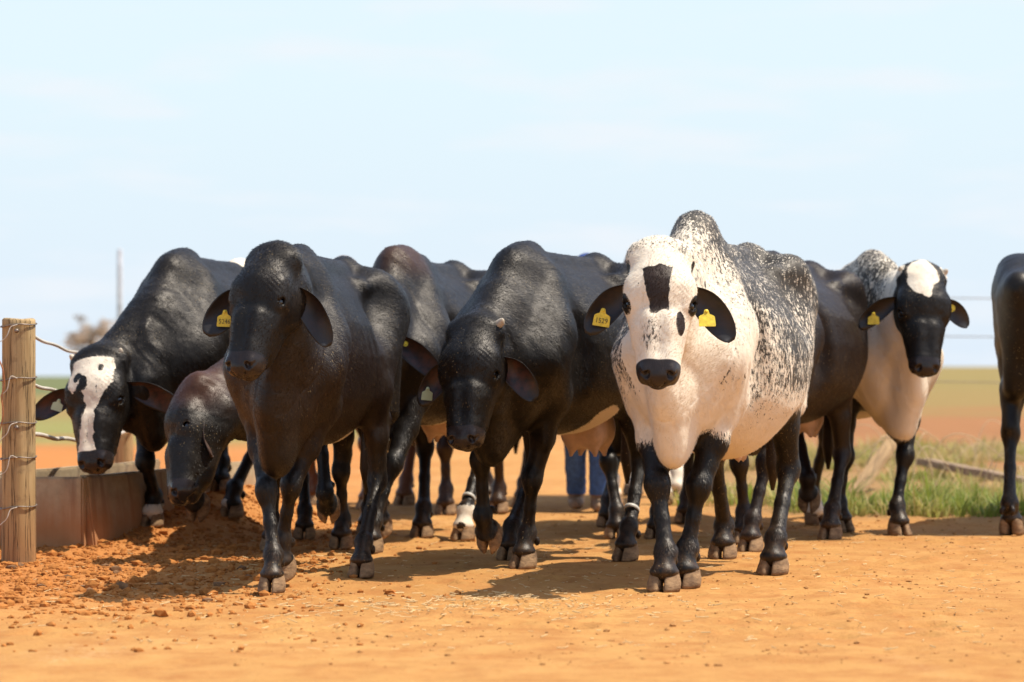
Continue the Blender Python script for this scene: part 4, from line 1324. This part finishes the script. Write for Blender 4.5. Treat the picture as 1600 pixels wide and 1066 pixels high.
def coat_speckled(c):
    V, H = c['V'], c['H']
    up = sstep(V[:, 2], .72, 1.28)
    side = sstep(V[:, 1], -.10, .25)
    G = .52 + .08 * side + .17 * up + .26 * c['nz'](2.6)
    G -= .13 * (1 - side) * (V[:, 0] > -.12)
    G -= .55 * (1 - sstep(V[:, 2] + .05 * c['nz'](4.0), .60, .82))
    G += .16 * ellm(V, (0, 1.1, 1.35), (.5, .40, .3), .6)
    G += .10 * ellm(V, (0, .15, 1.5), (.3, .22, .2), .6)
    G += .16 * ellm(V, (-.25, -.05, .95), (.16, .25, .45), .5)
    G = np.clip(G, 0.02, .84)
    R = np.ones(len(V))
    ih = c['inhead'] > .5
    hg = np.maximum(ellm(H, (-.03, -.34, .04), (.035, .085, .06), .7), .8 * ellm(np.abs(H), (.085, .17, .03), (.03, .05, .04), .7))
    G = np.where(ih, .02 + .52 * hg + .18 * np.clip(c['nz'](8.0), 0, 1), G)
    wn_ = c['nz'](14.0)
    sq = np.maximum(np.abs(H[:, 0] + .006 + .10 * (H[:, 1] + .19)) / (.040 + .10 * (H[:, 1] + .19)), np.abs(H[:, 1] + .190) / .080) + .34 * wn_ + .15 * c['nz'](40.0)
    fore = (1 - sstep(sq, .72, 1.28)) * (H[:, 2] > 0)
    chk = ellm(H, (.066, -.292, .0), (.022, .052, .06), .2)
    grey = ellm(H, (-.022, -.34, .04), (.026, .075, .05), .8) * .40
    R = np.where(ih, 1 - np.maximum(np.maximum(fore, chk), grey), R)
    for q in (-1, 1):
        R = np.where(ih, np.minimum(R, 1 - 1.1 * ellm(H, (q * .112, -.212, .014), (.030, .042, .030), .45)), R)
    R = np.where(ih, np.minimum(R, 1 - .9 * ellm(np.abs(H), (.125, .075, .0), (.022, .050, .09), .5)), R)
    zz = V[:, 2] + .09 * c['nz'](6.0) - .16 * sstep(V[:, 1], .3, .6) - .06 * (V[:, 0] > 0) * (V[:, 1] < .4)
    leg = (1 - sstep(c['legd'], .085, .15)) * (1 - sstep(zz, .40, .66))
    leg = leg * (1 - sstep(c['legd'], .062, .085) * sstep(V[:, 2], .44, .50) * (V[:, 1] < -.02) * (1 - sstep(np.abs(V[:, 0]), .05, .08)))
    G = np.maximum(G, .62 * sstep(leg, .0, .45) * (c['legd'] < .16))
    low = (1 - sstep(V[:, 2], .34, .42))
    R = np.where(leg > 0, np.minimum(R, 1 - leg), R) * (1 - low)
    return R, G, np.where(ih, .10 * np.maximum(fore, chk), 0.0)

GRP = 'cattle walking down the dirt lane'
F_ = cow('cow', 'white cow with dense black flecks and a dark patch on its forehead, leading at right', (0.775, 12.42), 18, 1.08, .006,
    head=dict(poll=ap(1033, 380, 11.85), muz=ap(1029, 580, 11.54), face=(-.03, -1, .3)),
    legs=dict(LF=dict(px=(1067, 918)), RF=dict(px=(1036, 924)), LH=dict(px=(1175, 907)), RH=dict(px=(1128, 873), max=.5)),
    coat=coat_speckled, thick=1.0, hump=.085, width=.92, dewlap=.55, brow=.97, hair=170000, belly=.09,
    ears=dict(R=dict(dir=(-.92, .05, -.12), open=(.15, -1, -.1), L=.178, W=.054, droop=.85, tag=dict(u=.62, v=-.1, txt='1529', face=(-.1, -1, .0), up=(.16, 0, 1), size=.062)),
              L=dict(dir=(.90, .05, -.22), open=(-.2, -1, 0), L=.182, W=.056, droop=.85, tag=dict(u=.50, v=-.3, face=(.1, -1, -.1), up=(-.05, .4, 1), size=.062))),
    udder=dict(c=(0, .72, .53), s=.7))

C_ = cow('cow', 'glossy black cow holding its head high, yellow tag in one ear, leading at left', (-.955, 12.35), 9, 1.03, .006,
    head=dict(poll=ap(428, 387, 11.82), muz=ap(370, 566, 11.52), face=(-.52, -1, .25)),
    legs=dict(LF=dict(px=(442, 912), z=.03, pitch=24), RF=dict(px=(424, 926)), LH=dict(px=(545, 908), max=.55), RH=dict(y=.30, z=.24, pitch=75)),
    coat=lambda c: (belly_white(c, .55, .95, .63), 0.0, .06 * ellm(c['V'], (0, .3, .8), (.6, .9, .3))), width=.66, dewlap=.7, brow=.90, thick=.84, hair=150000,
    ears=dict(R=dict(dir=(-.92, -.05, -.10), open=(.2, -1, .1), L=.195, W=.062, droop=.80, tag=dict(u=.60, v=.05, txt='5246', face=(-.1, -1, 0), up=(.04, 0, 1), size=.060)),
              L=dict(dir=(.62, .0, -.30), open=(-.3, -1, 0), L=.165, W=.052, droop=1.0, curl=.9)))

E_ = cow('cow', 'black cow with lowered head, one pale horn stub and a raised foreleg, in the middle', (0.01, 13.3), 22, 1.07, .006,
    head=dict(poll=ap(742, 499, 12.85), muz=ap(720, 682, 12.57), face=(-.30, -1, .15)),
    legs=dict(LF=dict(px=(815, 888)), RF=dict(x=.03, y=-.02, z=.12, pitch=60, kx=.35), LH=dict(px=(975, 876)), RH=dict(px=(775, 878), max=.48)),
    coat=lambda c: (np.maximum(belly_white(c, .45, 1.15, .71, .10), ellm(c['V'], (.26, 1.02, .74), (.18, .20, .12), .3) * sstep(c['nz'](6.0), -.35, -.1)), 0.0, 0.0),
    width=.94, dewlap=.8, thick=.86, brow=.94, hair=150000, horns=((1, .022, .020),),
    ears=dict(R=dict(dir=(-.70, .2, -.35), open=(.25, -1, .05), L=.17, W=.05, droop=.7, mat='ear_red', tag=dict(u=.7, v=-.2, face=(.6, -1, 0), up=(.1, 0, 1), size=.05, mat='tagpale')),
              L=dict(dir=(.88, .05, -.28), open=(-.35, -1, -.1), L=.168, W=.055, mat='ear_red', curl=.9, droop=.75)),
    udder=dict(c=(0.03, .84, .57), s=1.0))

# white-faced cow by the trough
def coat_A(c):
    V, H = c['V'], c['H']; ih = c['inhead'] > .5
    nz1 = c['nz'](9.0) * .018 + c['nz'](30.0) * .010
    ys_ = -H[:, 1]
    wid = np.interp(ys_, [-.06, .0, .08, .15, .20, .25, .32, .42, .50], [.02, .075, .098, .098, .060, .034, .028, .034, .045])
    cx_ = np.interp(ys_, [0, .2, .35, .5], [.0, .004, -.010, -.015])
    bl = 1 - sstep(np.abs(H[:, 0] - cx_ + nz1) / wid, .65, 1.35)
    bl = bl * (H[:, 2] > -.035) * (ys_ < .475)
    for p, r in (((.045, -.085), (.012, .020)), ((-.045, -.130), (.016, .026)), ((-.014, -.165), (.016, .032)), ((-.030, -.205), (.012, .040)), ((-.044, -.245), (.024, .05))):
        bl = np.minimum(bl, sstep(np.hypot((H[:, 0] - p[0] + nz1) / r[0], (H[:, 1] - p[1] - nz1) / r[1]) + .5 * c['nz'](26.0), .6, 1.4))
    R = np.where(ih, bl, 0.0)
    chest = ellm(V, (0, -.24, .64), (.24, .22, .13), .3) * (1 - .9 * (c['nz'](7.0) > .10))
    R = np.maximum(R, np.where(ih, 0, chest))
    R = np.maximum(R, belly_white(c, .15, 1.0, .64))
    R = np.maximum(R, ellm(V, (0, 1.02, 1.40), (.17, .13, .05), .4))
    R = np.maximum(R, (1 - sstep(V[:, 2], .16, .22)) * (V[:, 0] < 0) * .9)
    return R, np.where(ih, .30 + .25 * np.clip(c['nz'](10.0), -.5, 1), .35), 0.0
A_ = cow('cow', 'black cow with a white blotched blaze down its face, standing along the concrete trough', (-1.80, 15.1), 13, 1.10, .0066,
    head=dict(poll=ap(152, 546, 14.6), muz=ap(141, 720, 14.3), face=(-.25, -1, .25)),
    legs=dict(RF=dict(px=(236, 848)), LF=dict(x=.04, y=-.12, z=.17, pitch=62, kx=.2), LH=dict(px=(360, 836), max=.45), RH=dict(y=.05)),
    coat=coat_A, width=.96, dewlap=.8, thick=.9, hair=130000, horns=((-1, .012, .018), (1, .010, .016)),
    ears=dict(R=dict(dir=(-.95, .1, -.18), open=(.1, -1, -.1), L=.23, W=.050, droop=.35, mat='ear_red', tag=dict(u=.42, v=0, face=(-.1, -1, 0), up=(.3, 0, 1), size=.050, mat='tagpale')),
              L=dict(dir=(.95, .05, -.18), open=(-.1, -1, -.35), L=.27, W=.056, droop=.25, mat='ear_red', curl=.75)))

def coat_B(c):
    V = c['V']
    br = .16 + .36 * ellm(V, (0, -.25, 1.1), (.4, .5, .25), .6) + .30 * ellm(c['H'], (0, .0, .0), (.15, .12, .12), .6)
    br = br - .25 * (1 - sstep(V[:, 2], .5, .9)) - .2 * (c['inhead'] > .5) * (c['H'][:, 1] < -.15)
    return belly_white(c, -.3, .9, .63), 0.0, np.clip(br, 0, .6)
B_ = cow('cow', 'dark brown cow with head lowered sideways, half hidden behind the leading black cow', (-1.04, 14.7), 3, 1.02, .0068,
    head=dict(poll=ap(300, 596, 13.85), muz=ap(264, 772, 13.55), face=(-1.0, -.22, .25)),
    legs=dict(RF=dict(x=-.05, y=-.1), LF=dict(y=.15), RH=dict(y=-.15), LH=dict(y=.2)),
    coat=coat_B, brow=.88, width=.82, dewlap=.8, thick=.9, hair=90000,
    ears=dict(R=dict(dir=(-.5, .7, -.5), open=(-.6, -.6, 0), L=.22, W=.05), L=dict(dir=(.14, -.45, -.9), open=(.9, -.5, .1), L=.22, W=.045, droop=.1, curl=.95, mat='ear_brown')))

D_ = cow('cow', 'black cow behind the leading black one, head hidden, pale belly and white hind foot', (-.62, 15.0), 15, 1.09, .0095,
    head=dict(poll=ap(578, 470, 14.35), muz=ap(560, 640, 14.2), face=(-.2, -1, .2)),
    legs=dict(LF=dict(px=(572, 866), max=.5, kx=.6), RF=dict(y=.2, z=.05, pitch=30), LH=dict(px=(686, 852), max=.5), RH=dict(px=(620, 848), max=.35)),
    coat=lambda c: (np.maximum(belly_white(c, .5, 1.1, .72), (1 - sstep(c['V'][:, 2], .15, .20)) * (c['V'][:, 0] > 0) * (c['V'][:, 1] > .5)), 0.0, .30 * ellm(c['V'], (0, .05, 1.4), (.2, .2, .1), .6)),
    width=.95, hump=.012, thick=.9, hair=100000,
    ears=dict(L=dict(dir=(.80, .0, -.40), open=(-.15, -1, 0), L=.29, W=.058, droop=.3, mat='ear_red', tag=dict(u=.25, v=.2, face=(0, -1, 0), size=.03, kind='button')), R=dict(dir=(-.6, .2, -.7))),
    udder=dict(c=(0, .86, .58), s=1.0))

G_ = cow('cow', 'black cow close behind the flecked leader, only its dark flank and pink udder showing', (1.34, 15.1), 18, 1.09, .0095,
    head=dict(poll=ap(1172, 470, 14.4), muz=ap(1165, 640, 14.25), face=(-.2, -1, .2)),
    legs=dict(LF=dict(px=(1152, 868), max=.5), RF=dict(y=.1), LH=dict(px=(1243, 858), max=.5), RH=dict(x=.12, y=.1, z=.14, pitch=45)),
    coat=lambda c: (belly_white(c, .72, 1.1, .65), 0.0, .05), width=1.0, thick=.9, hair=90000,
    ears=dict(L=dict(dir=(.4, .3, -.8)), R=dict(dir=(-.4, .3, -.8))), udder=dict(c=(0, .90, .58), s=.85))

def coat_H(c):
    V, H = c['V'], c['H']; ih = ellm(H, (0, -.22, -.02), (.15, .33, .155), .05) > .5
    up = sstep(V[:, 2], .80, 1.25)
    G = .10 + .55 * up * sstep(V[:, 1], -.45, -.05) + .15 * c['nz'](3.0) + .22 * ellm(V, (-.2, -.1, 1.2), (.25, .4, .3), .6)
    G = np.clip(np.where(ih, 0, G), 0.02, .72)
    bl = 1 - sstep(np.hypot((H[:, 0] + .010) / .070, (H[:, 1] + .055) / .115) + c['nz'](9.0) * .34 + c['nz'](30.0) * .12 + .5 * sstep(H[:, 0], .0, .05) * sstep(-H[:, 1], .05, .10), .85, 1.15)
    R = np.where(ih, bl * (H[:, 2] > -.03), 1.0)
    leg = (1 - sstep(c['legd'], .085, .13)) * (1 - sstep(V[:, 2] + .10 * c['nz'](6.0) - .22 * (V[:, 0] < 0), .52, .66))
    R = np.where(ih, R, R * (1 - leg))
    R = np.maximum(R, (1 - sstep(V[:, 2], .14, .2)) * (V[:, 0] < 0) * (V[:, 1] > .4))
    return R, G, 0.0
H_ = cow('cow', 'pale speckled cow with a black face and white forehead, last one facing us at right', (2.12, 16.35), -16, 1.09, .007,
    head=dict(poll=ap(1441, 416, 15.7), muz=ap(1450, 572, 15.45), face=(.12, -1, .1)),
    legs=dict(LF=dict(px=(1407, 837)), RF=dict(px=(1318, 831)), LH=dict(y=.2), RH=dict(px=(1292, 822), max=.35)),
    coat=coat_H, hump=.045, width=.92, dewlap=.6, thick=.9, hair=100000, horns=((1, .015, .018), (-1, .012, .018)),
    ears=dict(R=dict(dir=(-.9, .1, -.12), open=(.1, -1, -.25), L=.21, W=.048, droop=.6, tag=dict(u=.62, v=-.2, face=(-.1, -1, 0), up=(0, 0, 1), size=.055)),
              L=dict(dir=(.85, .35, -.05), open=(-.1, -1, -.2), L=.17, W=.048, droop=.7, tag=dict(u=.35, v=0, face=(0, -1, 0), size=.045, kind='button'))))

I_ = cow('cow', 'black cow walking away, cut off by the right edge, seen from behind', (3.53, 17.5), 200, 1.17, .009,
    head=dict(poll=(3.75, 18.1, 1.45), muz=(3.9, 18.5, 1.05), face=(.3, .6, 1)),
    legs=dict(LH=dict(y=.26, x=.0), RH=dict(y=-.1), RF=dict(y=.1), LF=dict(y=-.1)), coat=None, width=.95, thick=.9)

def coat_red(c): return 0.0, 0.0, .75
J1 = cow('cow', 'reddish brown back showing above the leading black cow', (-1.12, 18.4), 12, 1.12, .012, head=dict(poll=(-1.35, 17.5, 1.1), muz=(-1.4, 17.3, .6)), hump=.05, coat=coat_red)
J2 = cow('cow', 'blackish back glimpsed in the gap left of the cow with the horn stub', (-.26, 18.3), 10, 1.06, .012, head=dict(poll=(-.5, 17.4, 1.0), muz=(-.55, 17.2, .5)), coat=lambda c: (0.0, 0.0, .12))
J3 = cow('cow', 'reddish back glimpsed just left of the flecked leader, with one pale lower leg', (.86, 19.5), 8, 1.16, .012, head=dict(poll=(.75, 18.7, 1.0), muz=(.72, 18.5, .5)), hump=.10,
    coat=lambda c: ((1 - sstep(c['V'][:, 2], .2, .3)) * .9, 0.0, .75))
K_ = cow('cow', 'black cow mostly hidden behind the middle cow and the flecked leader, legs between theirs', (.66, 16.2), 12, 1.0, .0105,
    head=dict(poll=ap(985, 505, 15.45), muz=ap(985, 650, 15.3)), legs=dict(RF=dict(px=(938, 850), max=.5), LF=dict(px=(1018, 845), max=.5), RH=dict(px=(900, 838)), LH=dict(y=.1)),
    coat=lambda c: (belly_white(c, .2, 1.0, .66), 0.0, 0.0))

# leg bands
def leg_band(c, k, t, r, label):
    e, LG, body, S = c
    g = LG[k]; p = g['K'] + (g['F'] - g['K']) * t; u = (g['F'] - g['K']); u /= np.linalg.norm(u)
    a = np.cross(u, [0, 1, 0]); a /= np.linalg.norm(a); b_ = np.cross(u, a)
    V = []; F = []; n = 24
    for rr, zz in ((r, -.009), (r + .004, -.008), (r + .004, .008), (r, .009)):
        for j in range(n):
            q = 2 * math.pi * j / n; V.append(p + u * zz + rr * (a * math.cos(q) * .92 + b_ * math.sin(q) * 1.15))
    for i in range(4):
        for j in range(n): F.append((i * n + j, i * n + (j + 1) % n, ((i + 1) % 4) * n + (j + 1) % n, ((i + 1) % 4) * n + j))
    o = mesh_obj('leg_band', np.array(V) * S, F, M['strap'], e)
leg_band(E_, 3, .74, .034, '')
leg_band(D_, 3, .80, .034, '')
# ------------------------------------------------------------------ herder behind the cattle
pr = empty('person', (.495, 18.75, 0), 0)
pr.scale = (.975, .975, .975)
tag(pr, 'person in blue cap and blue jeans walking behind the herd, mostly hidden by cows', 'person')
JL = [dict(h=(-.09, 0, .92), k=(-.082, -.07, .50), a=(-.072, .10, .10)), dict(h=(.09, 0, .92), k=(.085, -.08, .50), a=(.078, -.06, .09))]
AR = [dict(s=(-.185, 0, 1.40), e=(-.25, .04, 1.13), w=(-.24, -.10, .90)), dict(s=(.185, 0, 1.40), e=(.25, .05, 1.13), w=(.24, -.06, .90))]
SKIN = simple_mat('skin', (.36, .19, .115), .5, .15, 20)
def fig(grow, legs=True, torso=True, head=True, arms=True, zlo=None, zhi=None, handh=True):
    f = Field((-.42, -.32, -.02), (.42, .34, 1.80), .011)
    if torso:
        f.rc((0, 0, .95), (0, 0, 1.12), .135 + grow, .125 + grow, .06, ((0, 1, 0), 1.4)); f.rc((0, 0, 1.12), (0, .0, 1.36), .125 + grow, .150 + grow, .08, ((0, 1, 0), 1.45))
        for s in (-1, 1): f.rc((s * .06, .01, 1.42), (s * .175, 0, 1.40), .06 + grow, .055 + grow, .06)
    if legs:
        for q in JL:
            f.rc(q['h'], q['k'], .090 + grow, .062 + grow, .05); f.rc(q['k'], q['a'], .060 + grow, .042 + grow * 1.3, .03)
    if arms:
        for q in AR:
            f.rc(q['s'], q['e'], .052 + grow, .042 + grow, .04); f.rc(q['e'], q['w'], .042 + grow, .030 + grow, .02)
    if head:
        f.rc((0, .01, 1.42), (0, -.005, 1.53), .058, .056, .04)
        f.ell((0, -.005, 1.615), (.075, .098, .108), None, .03); f.ell((0, -.045, 1.555), (.055, .055, .05), None, .04)
        f.rc((0, -.098, 1.615), (0, -.115, 1.585), .010, .015, .02); f.ell((0, -.09, 1.545), (.028, .02, .010), None, .012)
        for s in (-1, 1):
            f.ell((s * .078, .005, 1.605), (.012, .024, .034), None, .012); f.ell((s * .032, -.098, 1.622), (.016, .012, .010), None, .008, True)
    if handh:
        for q in AR:
            wv = np.array(q['w']); f.ell(wv + (0, -.01, -.06), (.020, .038, .052), None, .02)
            for i in range(4):
                b0 = wv + (0, -.040 + .022 * i, -.095); f.rc(b0, b0 + (0, .004, -.042), .0105, .0095, .006); f.rc(b0 + (0, .004, -.042), b0 + (0, .016, -.070 + .006 * abs(i - 1)), .0095, .008, .004)
            f.rc(wv + (0, -.045, -.045), wv + (0, -.066, -.085), .012, .009, .012)
        for q in JL:
            av = np.array(q['a']); f.ell(av + (0, -.06, -.06), (.042, .115, .035), None, .03)
    return f.mesh(1)
v, q = fig(0.0)
vn_ = vnormals(v, q); lg = (1 - sstep(np.abs(v[:, 0]), .16, .19)) * sstep(v[:, 2], .13, .2) * (1 - sstep(v[:, 2], .88, .95))
v = v - vn_ * (lg * .014)[:, None]          # legs lie inside the trouser cloth
mesh_obj('body', v, q, SKIN, pr)
def cut(v, q, keep):
    k = keep(v); fq = q[k[q].all(1)]; u = np.unique(fq); mp = np.full(len(v), -1); mp[u] = np.arange(len(u)); return v[u], mp[fq]
v, q = fig(.018, True, True, False, False, handh=False); v, q = cut(v, q, lambda p: (p[:, 2] < 1.02) & (p[:, 2] > .10))
v = v + vnormals(v, q) * (.006 * fbm(v * 22, 2))[:, None]
mesh_obj('jeans', v, q, simple_mat('denim', (.055, .145, .40), .8, .4, 40, .002), pr)
v, q = fig(.022, False, True, False, True, handh=False); v, q = cut(v, q, lambda p: (p[:, 2] > .95))
mesh_obj('shirt', v, q, simple_mat('shirt', (.10, .16, .32), .8, .2, 30), pr)
f = Field((-.25, -.35, 1.55), (.25, .25, 1.80), .008)
f.ell((0, .0, 1.655), (.090, .112, .085), None, .02); f.rc((0, -.10, 1.655), (0, -.165, 1.648), .07, .055, .02, ((0, 0, 1), 7))
v, q = f.mesh(1); v, q = cut(v, q, lambda p: (p[:, 2] > 1.628))
mesh_obj('cap', v, q, simple_mat('cap_cloth', (.03, .06, .20), .8, .2, 30), pr)
for g in JL:
    a = np.array(g['a']); f = Field(a + (-.12, -.25, -.14), a + (.12, .15, .16), .009)
    f.rc(a + (0, .0, .10), a + (0, .015, -.03), .066, .052, .03); f.ell(a + (0, -.06, -.055), (.052, .130, .042), None, .04); f.rc(a + (0, .05, -.07), a + (0, -.15, -.075), .040, .036, .02, ((0, 0, 1), 2.4))
    v, q = f.mesh(1); mesh_obj('boot', v, q, simple_mat('boot_leather', (.32, .20, .11), .6, .3, 20), pr)
